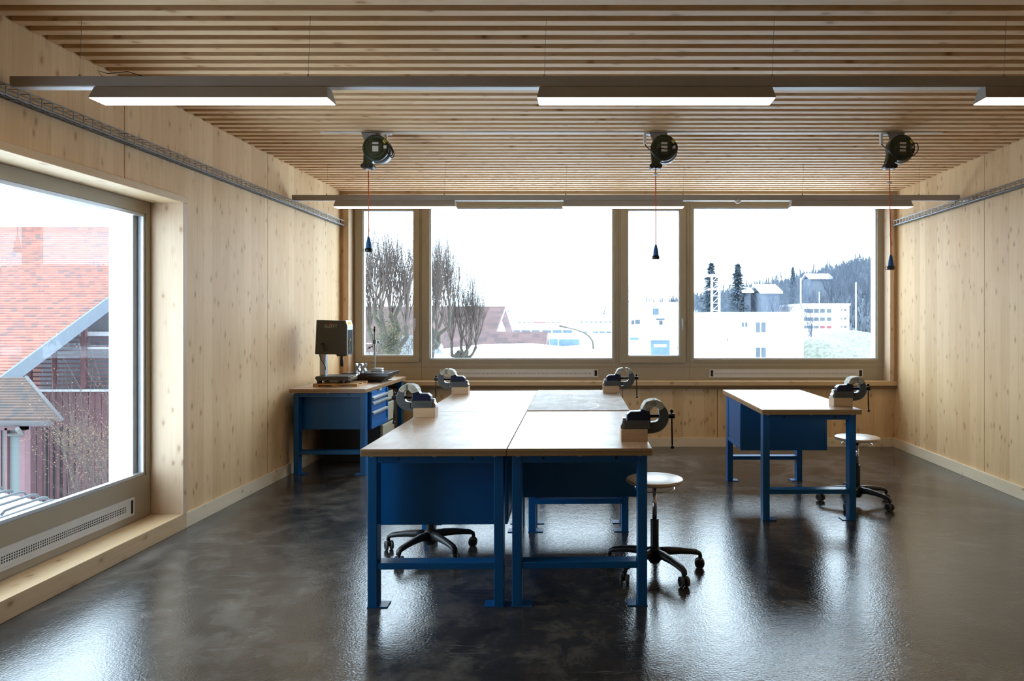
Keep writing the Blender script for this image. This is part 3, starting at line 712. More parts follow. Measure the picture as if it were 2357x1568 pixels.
# ------------------------------------------------------------------ reels
tag(MB().box(-2.142, 2.83, 5.580, 5.600, 2.990, 3.0).build('ceiling_track', M['white_plastic']), 'thin white track under the slats carrying the three cable reels', 'track')
def reel(label, x, ztop, zplug, cordx, plugx, stop, mode):
    Y = 5.57
    t = thing('cable_reel', label, 'cable reel', (x, Y, 0), 0, 'green-black spring cable reels on the ceiling track')
    zc = 2.858; cx = cordx-x; r = .104
    MB().cyl((0,-.045,zc), (0,.035,zc), r, seg=48).build('drum', M['olive'], t, bevel=.006, seg=3)
    lab(MB().cyl((.012,.0,zc-.010), (.012,.062,zc-.010), r*.98, seg=48).build('drum_cover', M['galv'], t, bevel=.006), 'silver rear drum')
    m = MB().torus((0,-.047,zc), r-.014, .004, 'y'); m.cyl((0,-.052,zc), (0,-.045,zc), .060, .066, 32)
    m.build('face_rim', M['olive'], t)
    # snout
    m = MB().prism([(-r+.002, zc+.03), (-r+.004, zc-.04), (cx-.034, 2.745), (cx-.030, 2.715), (cx+.030, 2.715), (cx+.034, 2.745), (-.005, zc-.085), (-.02, zc)], 'y', -.030, .030)
    m.build('snout', M['olive'], t, bevel=.006)
    m = MB()
    for s_ in (-1, 1): m.cyl((cx+s_*.030, -.042, 2.716), (cx+s_*.030, .03, 2.716), .020, seg=20)
    m.box(cx-.03, cx+.03, -.03, .02, 2.700, 2.72)
    lab(m.build('guide_roller', M['black_plastic'], t, bevel=.002), 'black guide rollers')
    # bracket
    lab(MB().prism([(-.115, 2.984), (.0, 2.984), (.0, 2.94), (-.06, 2.915), (-.095, 2.925)], 'y', -.035, -.030).box(-.115, .03, -.035, .06, 2.978, 2.984).box(-.06,.03,-.02,.02,2.93,2.98).build('ceiling_bracket', M['galv'], t, bevel=.001), 'grey metal bracket')
    f = -.0535
    lab(MB().box(-.022, .026, f, f+.003, zc+.026, zc+.040).box(-.022, .026, f, f+.003, zc-.032, zc+.012).build('rating_plate', M['label_white'], t), 'pale rating plates')
    lab(MB().hexa([(.058,f+.004,zc+.05),(.075,f+.004,zc+.032),(.075,f+.008,zc+.032),(.058,f+.008,zc+.05),(.072,f+.004,zc+.068),(.090,f+.004,zc+.045),(.090,f+.008,zc+.045),(.072,f+.008,zc+.068)]).build('warning_sticker', M['yellow'], t), 'yellow sticker')
    lab(MB().box(.066, .090, f+.002, f+.006, zc-.008, zc+.016).build('maker_plate', M['label_white'], t), 'small pale plate')
    # connector and supply cable
    if mode == 0:
        m = MB().box(.062, .115, -.02, .02, 2.970, 2.984).box(.062, .082, -.014, .014, 2.90, 2.972)
        cab = [(.072,0,2.90), (.08,-.01,2.86), (.105,-.03,2.80), (.13,-.045,2.775), (.148,-.05,2.785), (.150,-.05,2.815), (.125,-.045,2.865), (.10,-.04,2.885), (.085,-.04,2.86), (.10,-.05,2.81), (.125,-.055,2.785), (.14,-.055,2.80), (.135,-.05,2.84), (.11,-.05,2.875), (.09,-.045,2.87)]
    else:
        m = MB().box(-.158, -.105, -.02, .02, 2.970, 2.984).box(-.158, -.138, -.014, .014, 2.90, 2.972)
        cab = [(-.148,0,2.90), (-.135,-.03,2.865), (-.10,-.055,2.83), (-.07,-.06,2.80), (-.02,-.062,2.775), (.05,-.062,2.78), (.095,-.06,2.81), (.108,-.058,2.86), (.09,-.056,2.90), (.06,-.057,2.86), (.02,-.062,2.84), (-.03,-.062,2.85), (-.07,-.062,2.83), (-.04,-.063,2.79), (.01,-.063,2.785)]
        if mode == 2: cab = [(a*1.15 if a > 0 else a, b, c) for a, b, c in cab]
    lab(m.build('power_adapter', M['white_plastic'], t, bevel=.002), 'white track adapter')
    # smooth the cable
    pts = [Vector(p) for p in cab]
    for _ in range(2):
        n = [pts[0]]
        for p, q_ in zip(pts[:-1], pts[1:]): n += [p*.75+q_*.25, p*.25+q_*.75]
        pts = n + [pts[-1]]
    lab(MB().tube(pts, .0042, 8).build('supply_cable', M['black_plastic'], t), 'black looped cable')
    px = plugx-x
    cords = [(cx, 0, 2.705), (cx+(px-cx)*.5, 0, (2.70+zplug)/2), (px, 0, zplug-.004)]
    lab(MB().tube(cords, .0038, 8).build('hanging_cord', M['orange_cord'], t), 'orange-red cord')
    lab(MB().lathe([(.006, -.008), (.021, -.002), (.021, .004), (.006, .010)], (cx, 0, stop), 20).build('cord_stopper', M['white_plastic'], t), 'white cord stopper')
    pl = MB().lathe([(.005, 0), (.010, -.012), (.019, -.05), (.023, -.085), (.0235, -.094)], (px, 0, zplug), 24).build('plug_grip', M['plug_blue'], t)
    lab(MB().lathe([(.0245, -.092), (.029, -.096), (.030, -.118), (.026, -.121), (1e-4, -.121)], (px, 0, zplug), 24).build('plug_collar', M['black_plastic'], pl), 'black collar')
    lab(MB().torus((px-.037, 0, zplug-.108), .010, .0022, 'y', 20).build('lid_ring', M['black_plastic'], pl), 'small ring')
    return t
reel('cable reel with looped cable at its right, blue plug hanging before the narrow left casement', -1.685, 3, 2.159, -1.754, -1.752, 2.694, 0)
reel('middle cable reel of the three, blue plug hanging before the middle casement', .595, 3, 2.10, .533, .535, 2.655, 1)
reel('cable reel nearest the right wall, blue plug hanging beside the window lining', 2.477, 3, 2.017, 2.394, 2.406, 2.59, 2)

# ------------------------------------------------------------------ drill press and metrology on the left bench
zt = HB
t = thing('pallet', 'small wooden pallet under the drill press', 'pallet', (-2.51, 7.085, zt))
for yy in (-.165, -.03, .11): MB().box(-.22, .22, yy, yy+.055, .016, .030).build('top_board', M['pallet'], t, bevel=.001)
for xx in (-.22, -.03, .165): MB().box(xx, xx+.055, -.165, .165, 0, .016).build('runner', M['pallet'], t, bevel=.001)
t = thing('drill_press', 'dark grey bench drill press standing on a small wooden pallet', 'drill press', (-2.55, 7.065, zt+.030))
# local: base
def lx(X): return X+2.55
b_ = MB().prism([(lx(-2.70), .035), (lx(-2.713), .05), (lx(-2.713), .062), (lx(-2.70), .072), (lx(-2.38), .072), (lx(-2.38), .026), (lx(-2.70), .026)], 'y', -.135, .135).build('base_plate', M['drill_grey'], t, bevel=.003)
q = MB()
for yy in (-.09, -.03, .03, .09): q.box(lx(-2.60), lx(-2.39), yy-.005, yy+.005, .0715, .0728)
q.build('table_slot', M['dark_hole'], b_)
for xx, yy in ((-.13,-.10), (.08,-.10), (-.13,.10), (.08,.10)): MB().cyl((xx, yy, 0), (xx, yy, .026), .028, .024, 18).build('rubber_foot', M['black_plastic'], t)
lab(MB().prism([(-.030,-.035),(.030,-.035),(.030,.035),(-.030,.035)], 'z', .072, .30).build('column', M['alu'], t, bevel=.006, loc=(lx(-2.675), 0, 0)), 'silver column')
hx0, hx1, hz0, hz1 = lx(-2.732), lx(-2.415), .287, .632
m = MB().prism([(hx0, hz0+.002), (hx0+.015, hz1), (hx1-.016, hz1-.01), (hx1, hz1-.06), (hx1, hz0-.006), (hx1-.10, hz0-.006), (hx1-.11, hz0)], 'y', -.085, .085)
hd = m.build('head_housing', M['drill_grey'], t, bevel=.003)
lab(MB().hexa([(hx1-.018,-.08,hz1-.006),(hx1+.002,-.08,hz1-.062),(hx1+.002,.08,hz1-.062),(hx1-.018,.08,hz1-.006),(hx1-.012,-.08,hz1-.004),(hx1+.006,-.08,hz1-.060),(hx1+.006,.08,hz1-.060),(hx1-.012,.08,hz1-.004)]).box(hx1, hx1+.006, -.082, .082, hz1-.10, hz1-.062).box(hx1,hx1+.006,-.083,-.076,hz0,hz1-.1).box(hx1,hx1+.006,.076,.083,hz0,hz1-.1).build('front_bezel', M['alu'], hd), 'silver front bezel')
lab(MB().hexa([(hx1-.009,-.035,hz1-.018),(hx1+.004,-.035,hz1-.048),(hx1+.004,.035,hz1-.048),(hx1-.009,.035,hz1-.018),(hx1-.004,-.035,hz1-.016),(hx1+.009,-.035,hz1-.046),(hx1+.009,.035,hz1-.046),(hx1-.004,.035,hz1-.016)]).build('display', M['screen'], hd), 'yellow lit display')
lab(MB().box(hx1, hx1+.003, -.075, .075, hz0+.005, hz1-.1).build('open_front', M['dark_hole'], hd), 'black recess')
lab(MB().tube([(hx1+.006,-.05,.36),(hx1+.012,-.03,.42),(hx1+.01,.0,.44),(hx1+.006,.03,.40)], .0025, 6).tube([(hx1+.006,-.07,.33),(hx1+.014,-.04,.36),(hx1+.012,-.01,.31)], .002, 6).build('wiring', M['yellow'], hd), 'yellow wiring')
cx_ = lx(-2.495)
MB().cyl((cx_, 0, .268), (cx_, 0, .29), .048, .05, 24).cyl((cx_,0,.245), (cx_,0,.27), .012, seg=16).build('spindle_collar', M['drill_grey'], t)
lab(MB().lathe([(.008,.16), (.016,.165), (.0185,.19), (.0175,.215), (.014,.235), (.015,.25), (.010,.255)], (cx_,0,0), 20).build('drill_chuck', M['black_steel'], t), 'black chuck')
lab(MB().cyl((hx0+.075,-.085,.392), (hx0+.075,-.112,.392), .012, seg=14).tube([(hx0+.070,-.108,.396), (hx0+.112,-.112,.320)], [.007,.006], 8).build('feed_lever', M['black_plastic'], t), 'black lever')
lab(MB().tube([(lx(-2.70),-.05,.29),(lx(-2.685),-.06,.24),(lx(-2.655),-.062,.20),(lx(-2.638),-.06,.165),(lx(-2.640),-.055,.13)], .005, 8).build('power_lead', M['black_plastic'], t), 'black power lead')
lab(MB().tube([(lx(-2.39),-.10,.055),(lx(-2.35),-.09,.055),(lx(-2.335),-.06,.07),(lx(-2.325),-.02,.085)], [.009,.009,.010,.012], 10).ball((lx(-2.322),-.01,.09), .014).build('clamp_lever', M['chrome'], t), 'chrome clamp lever')
def text_mesh(name, body, size, mat, parent, loc, rot, ext=.0006, sp=1.0):
    cu = bpy.data.curves.new(name, 'FONT'); cu.body = body; cu.size = size; cu.extrude = ext; cu.space_character = sp; cu.align_x = 'CENTER'; cu.offset = size*.012
    tmp = bpy.data.objects.new('tmp', cu); col.objects.link(tmp)
    me = bpy.data.meshes.new_from_object(tmp.evaluated_get(bpy.context.evaluated_depsgraph_get())); bpy.data.objects.remove(tmp)
    me.materials.clear(); me.materials.append(mat)
    o = bpy.data.objects.new(name, me); col.objects.link(o); o.parent = parent; o.location = loc; o.rotation_euler = rot
    return o
lc = (hx0+.015+hx0+.015)/2 + .145
lab(text_mesh('maker_lettering', 'FLOTT', .043, M['grey_print'], hd, (lc, -.0855, hz1-.078), (R(90),0,0), sp=.98), 'pale grey FLOTT lettering')
lab(MB().box(lc-.012, lc+.012, -.0868, -.0855, hz1-.044, hz1-.034).prism([(lc-.006,hz1-.046),(lc+.006,hz1-.046),(lc,hz1-.052)], 'y', -.0868, -.0855).build('logo_mark', M['red'], hd), 'red mark above the O')

t = thing('surface_plate', 'dark flat measuring plate near the corner on the left bench', 'surface plate', (-2.354, 7.567, zt))
lab(MB().box(-.246, .246, -.217, .217, .066, .101).build('plate', M['granite'], t, bevel=.002), 'polished top')
MB().hexa([(-.19,-.16,.012),(.17,-.16,.012),(.17,.16,.012),(-.19,.16,.012),(-.235,-.205,.066),(.235,-.205,.066),(.235,.205,.066),(-.235,.205,.066)]).build('ribbed_underside', M['drill_grey'], t)
for xx, yy in ((-.15,-.12), (.13,-.12), (-.15,.12), (.13,.12)): MB().cyl((xx,yy,0), (xx,yy,.014), .02, seg=12).build('foot', M['black_plastic'], t)
zp = zt+.101
t = thing('height_gauge', 'tall silver height gauge standing on the measuring plate', 'height gauge', (-2.30, 7.62, zp))
MB().prism([(-.065,0),(-.065,.028),(-.04,.036),(.055,.036),(.06,.026),(.042,.018),(.06,.010),(.06,0)], 'y', -.035, .035).build('base', M['alu'], t, bevel=.003)
MB().box(-.040, -.022, -.006, .006, .03, .43).build('beam', M['alu'], t)
lab(MB().cyl((-.034,0,.43), (-.034,0,.49), .008, seg=12).cyl((-.034,0,.45), (-.034,0,.462), .012, seg=12).build('top_knob', M['black_steel'], t), 'black adjusting screw')
lab(MB().box(-.048,-.014,-.012,.012,.30,.345).cyl((.0,-.0,.322), (.022,0,.322), .012, seg=16).box(-.052,-.044,-.006,.006,.24,.40).build('slider', M['steel'], t, bevel=.001), 'steel slider')
lab(MB().tube([(-.048,0,.275),(-.075,-.01,.265),(-.105,-.015,.245)], [.005,.006,.003], 8).ball((-.085,-.01,.258), .010).build('scriber', M['black_steel'], t), 'dark scriber arm')
for i, (xx, l_) in enumerate(((-2.452, 'steel V-block on the measuring plate, the one next to the drill press'), (-2.392, 'steel V-block on the measuring plate, the one next to the height gauge'))):
    s_ = .029; h_ = .10; c_ = .014
    prof = [(-s_,0),(-c_,0),(0,.030),(c_,0),(s_,0),(s_,.018),(.012,h_/2),(s_,h_-.018),(s_,h_),(c_,h_),(0,h_-.030),(-c_,h_),(-s_,h_),(-s_,h_-.018),(-.012,h_/2),(-s_,.018)]
    tag(MB().prism(prof, 'y', -.03, .03).build('v_block', M['steel'], None, bevel=.001, loc=(xx, 7.44, zp)), l_, 'V-block', 'steel V-blocks')

# pedestal with beige drawers under the left bench
t = thing('drawer_pedestal', 'black-sided pedestal with beige fronts in the gloom under the left bench', 'cabinet', (-2.47, 7.60, 0))
MB().box(-.33, .265, -.235, .235, 0, .735).build('carcass', M['black_plastic'], t, bevel=.003)
for z0, z1, d_ in ((.62,.72,.02), (.40,.60,.03), (.20,.385,.035), (.02,.185,.035)):
    MB().box(.265, .265+d_, -.22, .22, z0, z1).build('drawer', M['beige'], t, bevel=.01, seg=3)

# ------------------------------------------------------------------ outdoors
struct(MB().box(-400, 400, -60, 700, -5.6, -5.2).build('ground', M['snow']), 'snow-covered ground outside', 'ground')
def wp(px, py, D): return P(px, py, D)
S = 1.7
def sc_pt(px, py, D): return P(px, py, D*S)
# --- house with red tiled roof seen through the left window
t = thing('tiled_house', 'old house with a big red tiled roof outside the left window', 'house', (-22, 24, -5.2))
loc0 = Vector((-22, 24, -5.2))
def plane_z(Y): return H0 + (-.992 + (Y/S-12)*.762)*S
rows = []
def verge_x(Y): return (-10.1 + (Y/S-12)*(.57/1.89))*S
m = MB(); y = 10.3*S; step = .112
while y < 16*S:
    y1 = y+step; za, zb_ = plane_z(y), plane_z(y1)
    xr = verge_x(y)
    m.hexa([Vector(v)-loc0 for v in ((-46,y,za-.03),(xr,y,za-.03),(xr,y1+.03,zb_-.03),(-46,y1+.03,zb_-.03),(-46,y,za+.028),(xr,y,za+.028),(xr,y1+.03,zb_+.004),(-46,y1+.03,zb_+.004))])
    y = y1
m.build('tiled_roof', M['tile_red'], t)
ya, yb = 10.3*S, 16*S
m = MB()
for (Ya, Yb) in ((ya, yb),):
    A = Vector((verge_x(Ya), Ya, plane_z(Ya))); B = Vector((verge_x(Yb), Yb, plane_z(Yb)))
    n_ = Vector((0,0,-1))*.42; u = Vector((.09,-.03,0)); up = Vector((0,0,.05))
    m.hexa([v-loc0 for v in (A+n_, A+n_+u, B+n_+u, B+n_, A+up, A+up+u, B+up+u, B+up)])
m.build('verge_board', M['grey_fascia'], t)
m = MB().hexa([Vector(v)-loc0 for v in ((-46,yb-.1,plane_z(yb)-1),(verge_x(yb),yb-.1,plane_z(yb)-1),(verge_x(yb),yb+8,plane_z(yb)-7),(-46,yb+8,plane_z(yb)-7),(-46,yb-.1,plane_z(yb)+.12),(verge_x(yb),yb-.1,plane_z(yb)+.12),(verge_x(yb),yb+8,plane_z(yb)-6),(-46,yb+8,plane_z(yb)-6))])
m.build('rear_roof', M['tile_red'], t)
YWL = 24.3
def W(px, py, D=YWL): return P(px, py, D)-loc0
m = MB(); x = W(40, 900).x
zt_, zb_ = W(0, 902).z, 0.0
while x < W(430, 900).x:
    m.box(x, x+.205, YWL-24, YWL-24+.04, zb_, zt_); x += .225
m.box(W(40,0).x, W(430,0).x, YWL-24+.04, YWL-24+.12, 0, zt_)
m.build('plank_wall', M['plank_red'], t)
m = MB()
for py in range(776, 896, 10): m.box(W(60,0).x, W(430,0).x, YWL-24-.02, YWL-24+.08, W(0,py+3).z, W(0,py).z)
m.build('louvre_slats', M['plank_red'], t)
for px0, px1 in ((60,73), (122,129), (188,199)): MB().box(W(px0,0).x, W(px1,0).x, YWL-24-.06, YWL-24+.05, W(0,902).z, W(0,690).z).build('post', M['plank_red'], t)
lab(MB().box(W(85,0).x, W(430,0).x, YWL-24-.10, YWL-24+.1, W(0,901).z, W(0,896).z).build('flashing', M['alu'], t), 'pale metal flashing')
MB().box(W(20,0).x, W(450,0).x, YWL-24+1.4, YWL-24+1.6, 0, W(0,640).z).build('inner_wall', M['grey_roof'], t)
lab(MB().box(W(140,0).x, W(430,0).x, YWL-24+.9, YWL-24+1.35, W(0,775).z, W(0,765).z).box(W(140,0).x, W(430,0).x, YWL-24+.9, YWL-24+1.35, W(0,806).z, W(0,798).z).build('snow_ledge', M['snow'], t), 'snow lying behind the slats')
A = W(60,905); B = W(112,806)
m = MB().tube([(A.x, YWL-24-.3, A.z), (B.x, YWL-24-1.2, B.z+.2)], .12, 4); m.build('brace', M['plank_red'], t)
# gate posts and slits in the plank wall
m = MB()
for px in (108, 124, 140, 156, 172): m.box(W(px,0).x-.03, W(px,0).x+.03, YWL-24-.012, YWL-24+.02, 0, W(0,985).z)
m.build('gate_gap', M['dark_hole'], t)
M['panel_green'] = plain('pale_green_panel', (.075,.085,.080), .7); M['brown_metal'] = plain('brown_gutter', (.045,.038,.038), .6)
# --- lean-to with brown tiles
loc0 = Vector((-17, 19, -5.2))
t = thing('tiled_lean_to', 'small lean-to with mossy brown tiles in front of the red planks', 'shed', loc0)
TP = P(58, 868, 20.0); EV = P(140, 966, 18.5)
n_ = 16; m = MB()
for i in range(n_):
    f0, f1 = i/n_, (i+1)/n_
    y0, z0, x0 = EV.y+(TP.y-EV.y)*f0, EV.z+(TP.z-EV.z)*f0, EV.x+(TP.x-EV.x)*f0
    y1, z1, x1 = EV.y+(TP.y-EV.y)*f1, EV.z+(TP.z-EV.z)*f1, EV.x+(TP.x-EV.x)*f1
    m.hexa([Vector(v)-loc0 for v in ((-27,y0,z0-.04),(x0,y0,z0-.04),(x1,y1,z1-.04),(-27,y1,z1-.04),(-27,y0,z0+.035),(x0,y0,z0+.035),(x1,y1,z1+.002),(-27,y1,z1+.002))])
m.build('tiled_roof', M['tile_brown'], t)
MB().tube([EV-loc0+Vector((.03,0,0)), TP-loc0+Vector((.03,0,0))], .05, 6).build('verge_board', M['brown_metal'], t)
MB().tube([Vector((-27,18.42,EV.z-.09))-loc0, Vector((EV.x-.2,18.42,EV.z-.09))-loc0], .075, 8).build('gutter', M['brown_metal'], t)
def W2(px, py): return P(px, py, 19.0)-loc0
MB().box(W2(-150,0).x, W2(2,0).x, 0, .15, 0, W2(0,985).z).box(W2(14,0).x, W2(20,0).x, -.05, .12, 0, W2(0,985).z).box(W2(48,0).x, W2(60,0).x, -.05, .15, 0, W2(0,980).z).box(W2(0,0).x, W2(60,0).x, -.05, .1, W2(0,990).z, W2(0,980).z).build('timber_frame', M['plank_red'], t)
lab(MB().box(W2(0,0).x, W2(50,0).x, .04, .08, 0, W2(0,990).z).build('pale_panel', M['panel_green'], t), 'pale infill panel')
MB().tube([W2(88,978)+Vector((0,-.7,0)), W2(84,992)+Vector((0,-.5,0)), W2(20,1000), W2(14,1012), W2(13,1200)], .055, 8).build('downpipe', M['drill_grey'], t)
# --- snowy canopy with hooks close to the left window
t = thing('snowy_canopy', 'snow-covered low roof with black curved bars just outside the left window', 'roof', (-8.5, 7.6, -5.2))
pg = [(-2.8,-2.2),(3.1,-2.2),(3.1,.1),(2.15,.73),(.97,1.35),(-2.8,2.1)]
MB().prism(pg, 'z', 4.38, 4.5).build('snow_layer', M['snow'], t, bevel=.02)
MB().prism([(a*.985, b*.985) for a, b in pg], 'z', 4.25, 4.38).build('roof_deck', M['grey_roof'], t)
for xx, yy in ((-2.3,-1.8), (2.7,-1.8), (-2.3,1.5), (1.0,.9)): MB().box(xx-.1, xx+.1, yy-.1, yy+.1, 0, 4.25).build('post', M['grey_roof'], t)
for X, ya_, yb_ in ((-6.49,7.85,8.36), (-6.72,6.3,8.50), (-6.97,6.2,8.62), (-7.2,6.1,8.70), (-7.45,6.1,8.85), (-6.28,6.6,8.24)):
    x_, y0, y1 = X+8.5, ya_-7.6, yb_-7.6
    MB().tube([(x_-.05,y0-.07,4.52),(x_-.04,y0-.03,4.56),(x_,y0+.06,4.58),(x_,(y0+y1)/2,4.58),(x_,y1-.06,4.585),(x_+.01,y1,4.57),(x_+.02,y1+.05,4.50),(x_+.02,y1+.06,4.42)], .017, 8).build('curved_bar', M['black_plastic'], t)

# --- trees
def branch(mb, p, d, L, r, depth, rng, up=.25, spread=.5, nsub=3, segs=5, leaf=None):
    pts = [Vector(p)]; rs = [r]; d = Vector(d).normalized()
    for i in range(segs):
        d = (d + Vector((rng.uniform(-1,1), rng.uniform(-1,1), rng.uniform(-.6,1)))*.13 + Vector((0,0,up*.18))).normalized()
        pts.append(pts[-1] + d*(L/segs)); rs.append(r*(1-(i+1)/segs*.72))
    mb.tube(pts, rs, 5 if r < .03 else 7, caps=False)
    if leaf is not None and depth <= 1:
        for q in pts[1:]: leaf.append(q)
    if depth <= 0: return
    for j in range(nsub):
        i = rng.randint(max(1, segs//3), segs)
        a = rng.uniform(0, 2*math.pi)
        nd = (d*.8 + Vector((math.cos(a), math.sin(a), rng.uniform(0, .8)))*spread + Vector((0,0,up))).normalized()
        branch(mb, pts[i], nd, L*rng.uniform(.5,.8), rs[i]*.62, depth-1, rng, up, spread, nsub, segs, leaf)

def flake(mb, p, s, rng):
    a = Vector((rng.uniform(-1,1), rng.uniform(-1,1), rng.uniform(-1,1))).normalized(); b = a.orthogonal().normalized()*s*.5
    c = a.cross(b).normalized()*s*.35
    mb.add([p-b, p+c, p+b, p-c+a*s*.1], [(0,1,2,3)])

# pollarded tree by the narrow casement
def pollard(label, D, trunk, knuckles, shoots, seed, shoot_top, mat='bark', rr=1.0, ivy=True, grp=None):
    rng = random.Random(seed)
    base = P(trunk[0][0], trunk[0][1], D); root = Vector((base.x, D, -5.2))
    t = thing('pollarded_tree', label, 'tree', root, 0, grp)
    m = MB()
    tp = [Vector((base.x, D, -5.2))] + [P(a, b, D) for a, b in trunk]
    m.tube([p-root for p in tp], [.22*rr]+[.17*rr]*(len(tp)-2)+[.12*rr], 12, caps=False)
    for kx, ky, dD in knuckles:
        k = P(kx, ky, D+dD); s0 = tp[-1]
        cp = [s0 + (k-s0)*f + Vector((rng.uniform(-.09,.09), rng.uniform(-.06,.06), -.22*math.sin(math.pi*f)+rng.uniform(-.04,.04))) * (1 if 0 < f < 1 else 0) for f in (0,.2,.4,.6,.8,1)]
        m.tube([c-root for c in cp], [.10*rr, .08*rr, .065*rr, .06*rr, .045*rr, .05*rr], 8, caps=False); m.ball(tuple(k-root), .06*rr)
    m.build('trunk', M[mat], t)
    m = MB()
    for kx, ky, dD in knuckles:
        k = P(kx, ky, D+dD)
        for j in range(shoots):
            top = P(kx + rng.uniform(-34, 34)*20/D, rng.uniform(shoot_top, shoot_top+90), D+dD+rng.uniform(-.6,.6))
            d = top-k; L = d.length
            branch(m, k-root, d, L*.95, .021*rr, 2, rng, .35, .36, 8, 6)
    lab(m.build('shoots', M['twig'], t), 'upright leafless shoots')
    if ivy:
        m = MB()
        for _ in range(3200):
            seg_ = rng.randint(0, len(knuckles)-1); f = rng.random()
            k = P(knuckles[seg_][0], knuckles[seg_][1], D+knuckles[seg_][2]); p = tp[-1]+(k-tp[-1])*f*.8 if rng.random() < .45 else tp[1]+(tp[-1]-tp[1])*rng.uniform(-1.2,1)
            p = p + Vector((rng.gauss(0,.17), rng.gauss(0,.17), rng.gauss(0,.17)))
            flake(m, p-root, .035, rng)
        lab(m.build('moss_and_ivy', M['moss'], t), 'green moss and ivy')
    return t
pollard('pollarded tree with mossy limbs behind the narrow casement', 15, [(905,830),(903,790)], [(862,702,.3),(876,720,-.5),(900,728,.5),(922,700,0),(850,760,.8),(935,755,-.3)], 7, 11, 572)
pollard('pollarded tree with spreading shoots at the left end of the widest pane', 17, [(985,850),(990,800)], [(1000,718,0),(1018,735,.5),(1035,722,-.4),(985,735,.7),(1005,760,-1)], 6, 12, 580, rr=.9, ivy=False)
t = pollard('smaller fan-shaped leafless tree right of the pollards, over the snowy roof', 19, [(1060,850),(1055,812)], [(1040,790,0),(1062,785,.3),(1085,790,-.2),(1075,800,.4),(1095,800,.2)], 7, 13, 655, rr=.8, ivy=False)
# undergrowth under the pollards
rng = random.Random(5); base = Vector((-5.4, 17.5, -5.2))
t = thing('leafless_thicket', 'tangled leafless thicket behind the narrow casement', 'bush', base)
m = MB()
for i in range(130):
    x = rng.uniform(-1.1, 1.0); yy = rng.uniform(-.6, .8)
    branch(m, Vector((x, yy, 2.6+rng.uniform(0,.6))), (rng.uniform(-.4,.4), 0, 1), rng.uniform(1.6,2.9), .022, 2, rng, .3, .6, 3, 5)
m.build('stems', M['twig'], t)
m = MB()
for _ in range(5000): flake(m, Vector((rng.uniform(-1.2,1.1), rng.uniform(-.5,.9), rng.uniform(2.2, 4.4)*rng.uniform(.8,1))), .035, rng)
tag_ = lab(m.build('ivy_leaves', M['ivy'], t), 'dull green ivy')
# copper-leaved hedge outside the left window
base = Vector((-7.3, 10.2, -5.2)); rng = random.Random(3)
t = thing('beech_shrub', 'bare shrub with dry tan leaves outside the left window', 'shrub', base)
m = MB(); lf = []
for i in range(16):
    branch(m, Vector((rng.uniform(-.3,.9), rng.uniform(-.3,.4), 3.5+rng.uniform(0,.6))), (rng.uniform(-.55,.25), rng.uniform(-.2,.2), 1), rng.uniform(.9,1.9), .014, 2, rng, .12, .8, 5, 5, lf)
m.tube([(.3,0,0),(.3,0,3.6)], [.07,.05], 8)
m.build('branches', M['twig'], t)
m = MB()
for p in lf:
    for _ in range(3):
        if rng.random() < (.7 if 4.4 < p.z < 5.15 else .12 if p.z < 6 else .03): flake(m, p + Vector((rng.gauss(0,.07), rng.gauss(0,.07), rng.gauss(0,.06))), rng.uniform(.014, .026), rng)
lab(m.build('dry_leaves', M['leaf_tan'], t), 'dry tan leaves')

# --- pink-roofed house behind the pollards
def gable_house(name, label, cat, x0, x1, D0, D1, z_eave, z_ridge, wall, roof, group=None, windows=()):
    c = Vector(((x0+x1)/2, (D0+D1)/2, -5.2)); t = thing(name, label, cat, c, 0, group)
    hw, hd = (x1-x0)/2, (D1-D0)/2; ze, zr = z_eave+5.2, z_ridge+5.2
    MB().box(-hw+.4, hw-.4, -hd+.4, hd-.4, 0, ze+.2).prism([(-hd+.4, ze), (hd-.4, ze), (0, zr-.3)], 'x', -hw+.4, hw-.4).build('wall', wall, t)
    m = MB(); th = .22
    for s_ in (-1, 1):
        n = 44
        for i in range(n):
            f0, f1 = i/n, (i+1)/n
            ya, za = s_*hd*(1-f0), ze+(zr-ze)*f0; yb, zb_ = s_*hd*(1-f1), ze+(zr-ze)*f1
            m.hexa([(-hw,ya,za-th),(hw,ya,za-th),(hw,yb,zb_-th),(-hw,yb,zb_-th),(-hw,ya,za+.06),(hw,ya,za+.06),(hw,yb,zb_),(-hw,yb,zb_)])
    m.build('roof', roof, t)
    for (px0, px1, py0, py1) in windows:
        a = P(px0, py1, D0+.4)-c; b = P(px1, py0, D0+.4)-c
        MB().box(a.x, b.x, -hd+.34, -hd+.42, a.z, b.z).build('window', M['pane_dark'], t)
    return t
gable_house('clay_roofed_house', 'house with faded clay roof behind the pollarded trees', 'house', P(700,0,34).x, P(1130,0,34).x, 34, 46, P(0,800,34).z, P(0,706,40).z, M['pink_wall'], M['tile_pink'])
gable_house('clay_roofed_barn', 'lower barn with faded clay roof reaching right of the leafless trees', 'barn', P(880,0,30).x, P(1230,0,30).x+.5, 29, 34, P(0,822,29).z, P(0,765,31.5).z, M['pink_wall'], M['tile_pink'])
# small shed with dark roof seen in the casement
gable_house('garden_shed', 'small snow-dusted shed seen low in the narrow casement', 'shed', P(915,0,22).x, P(990,0,22).x, 21.5, 24, P(0,806,22).z, P(0,775,22.7).z, M['twig'], M['grey_roof'])
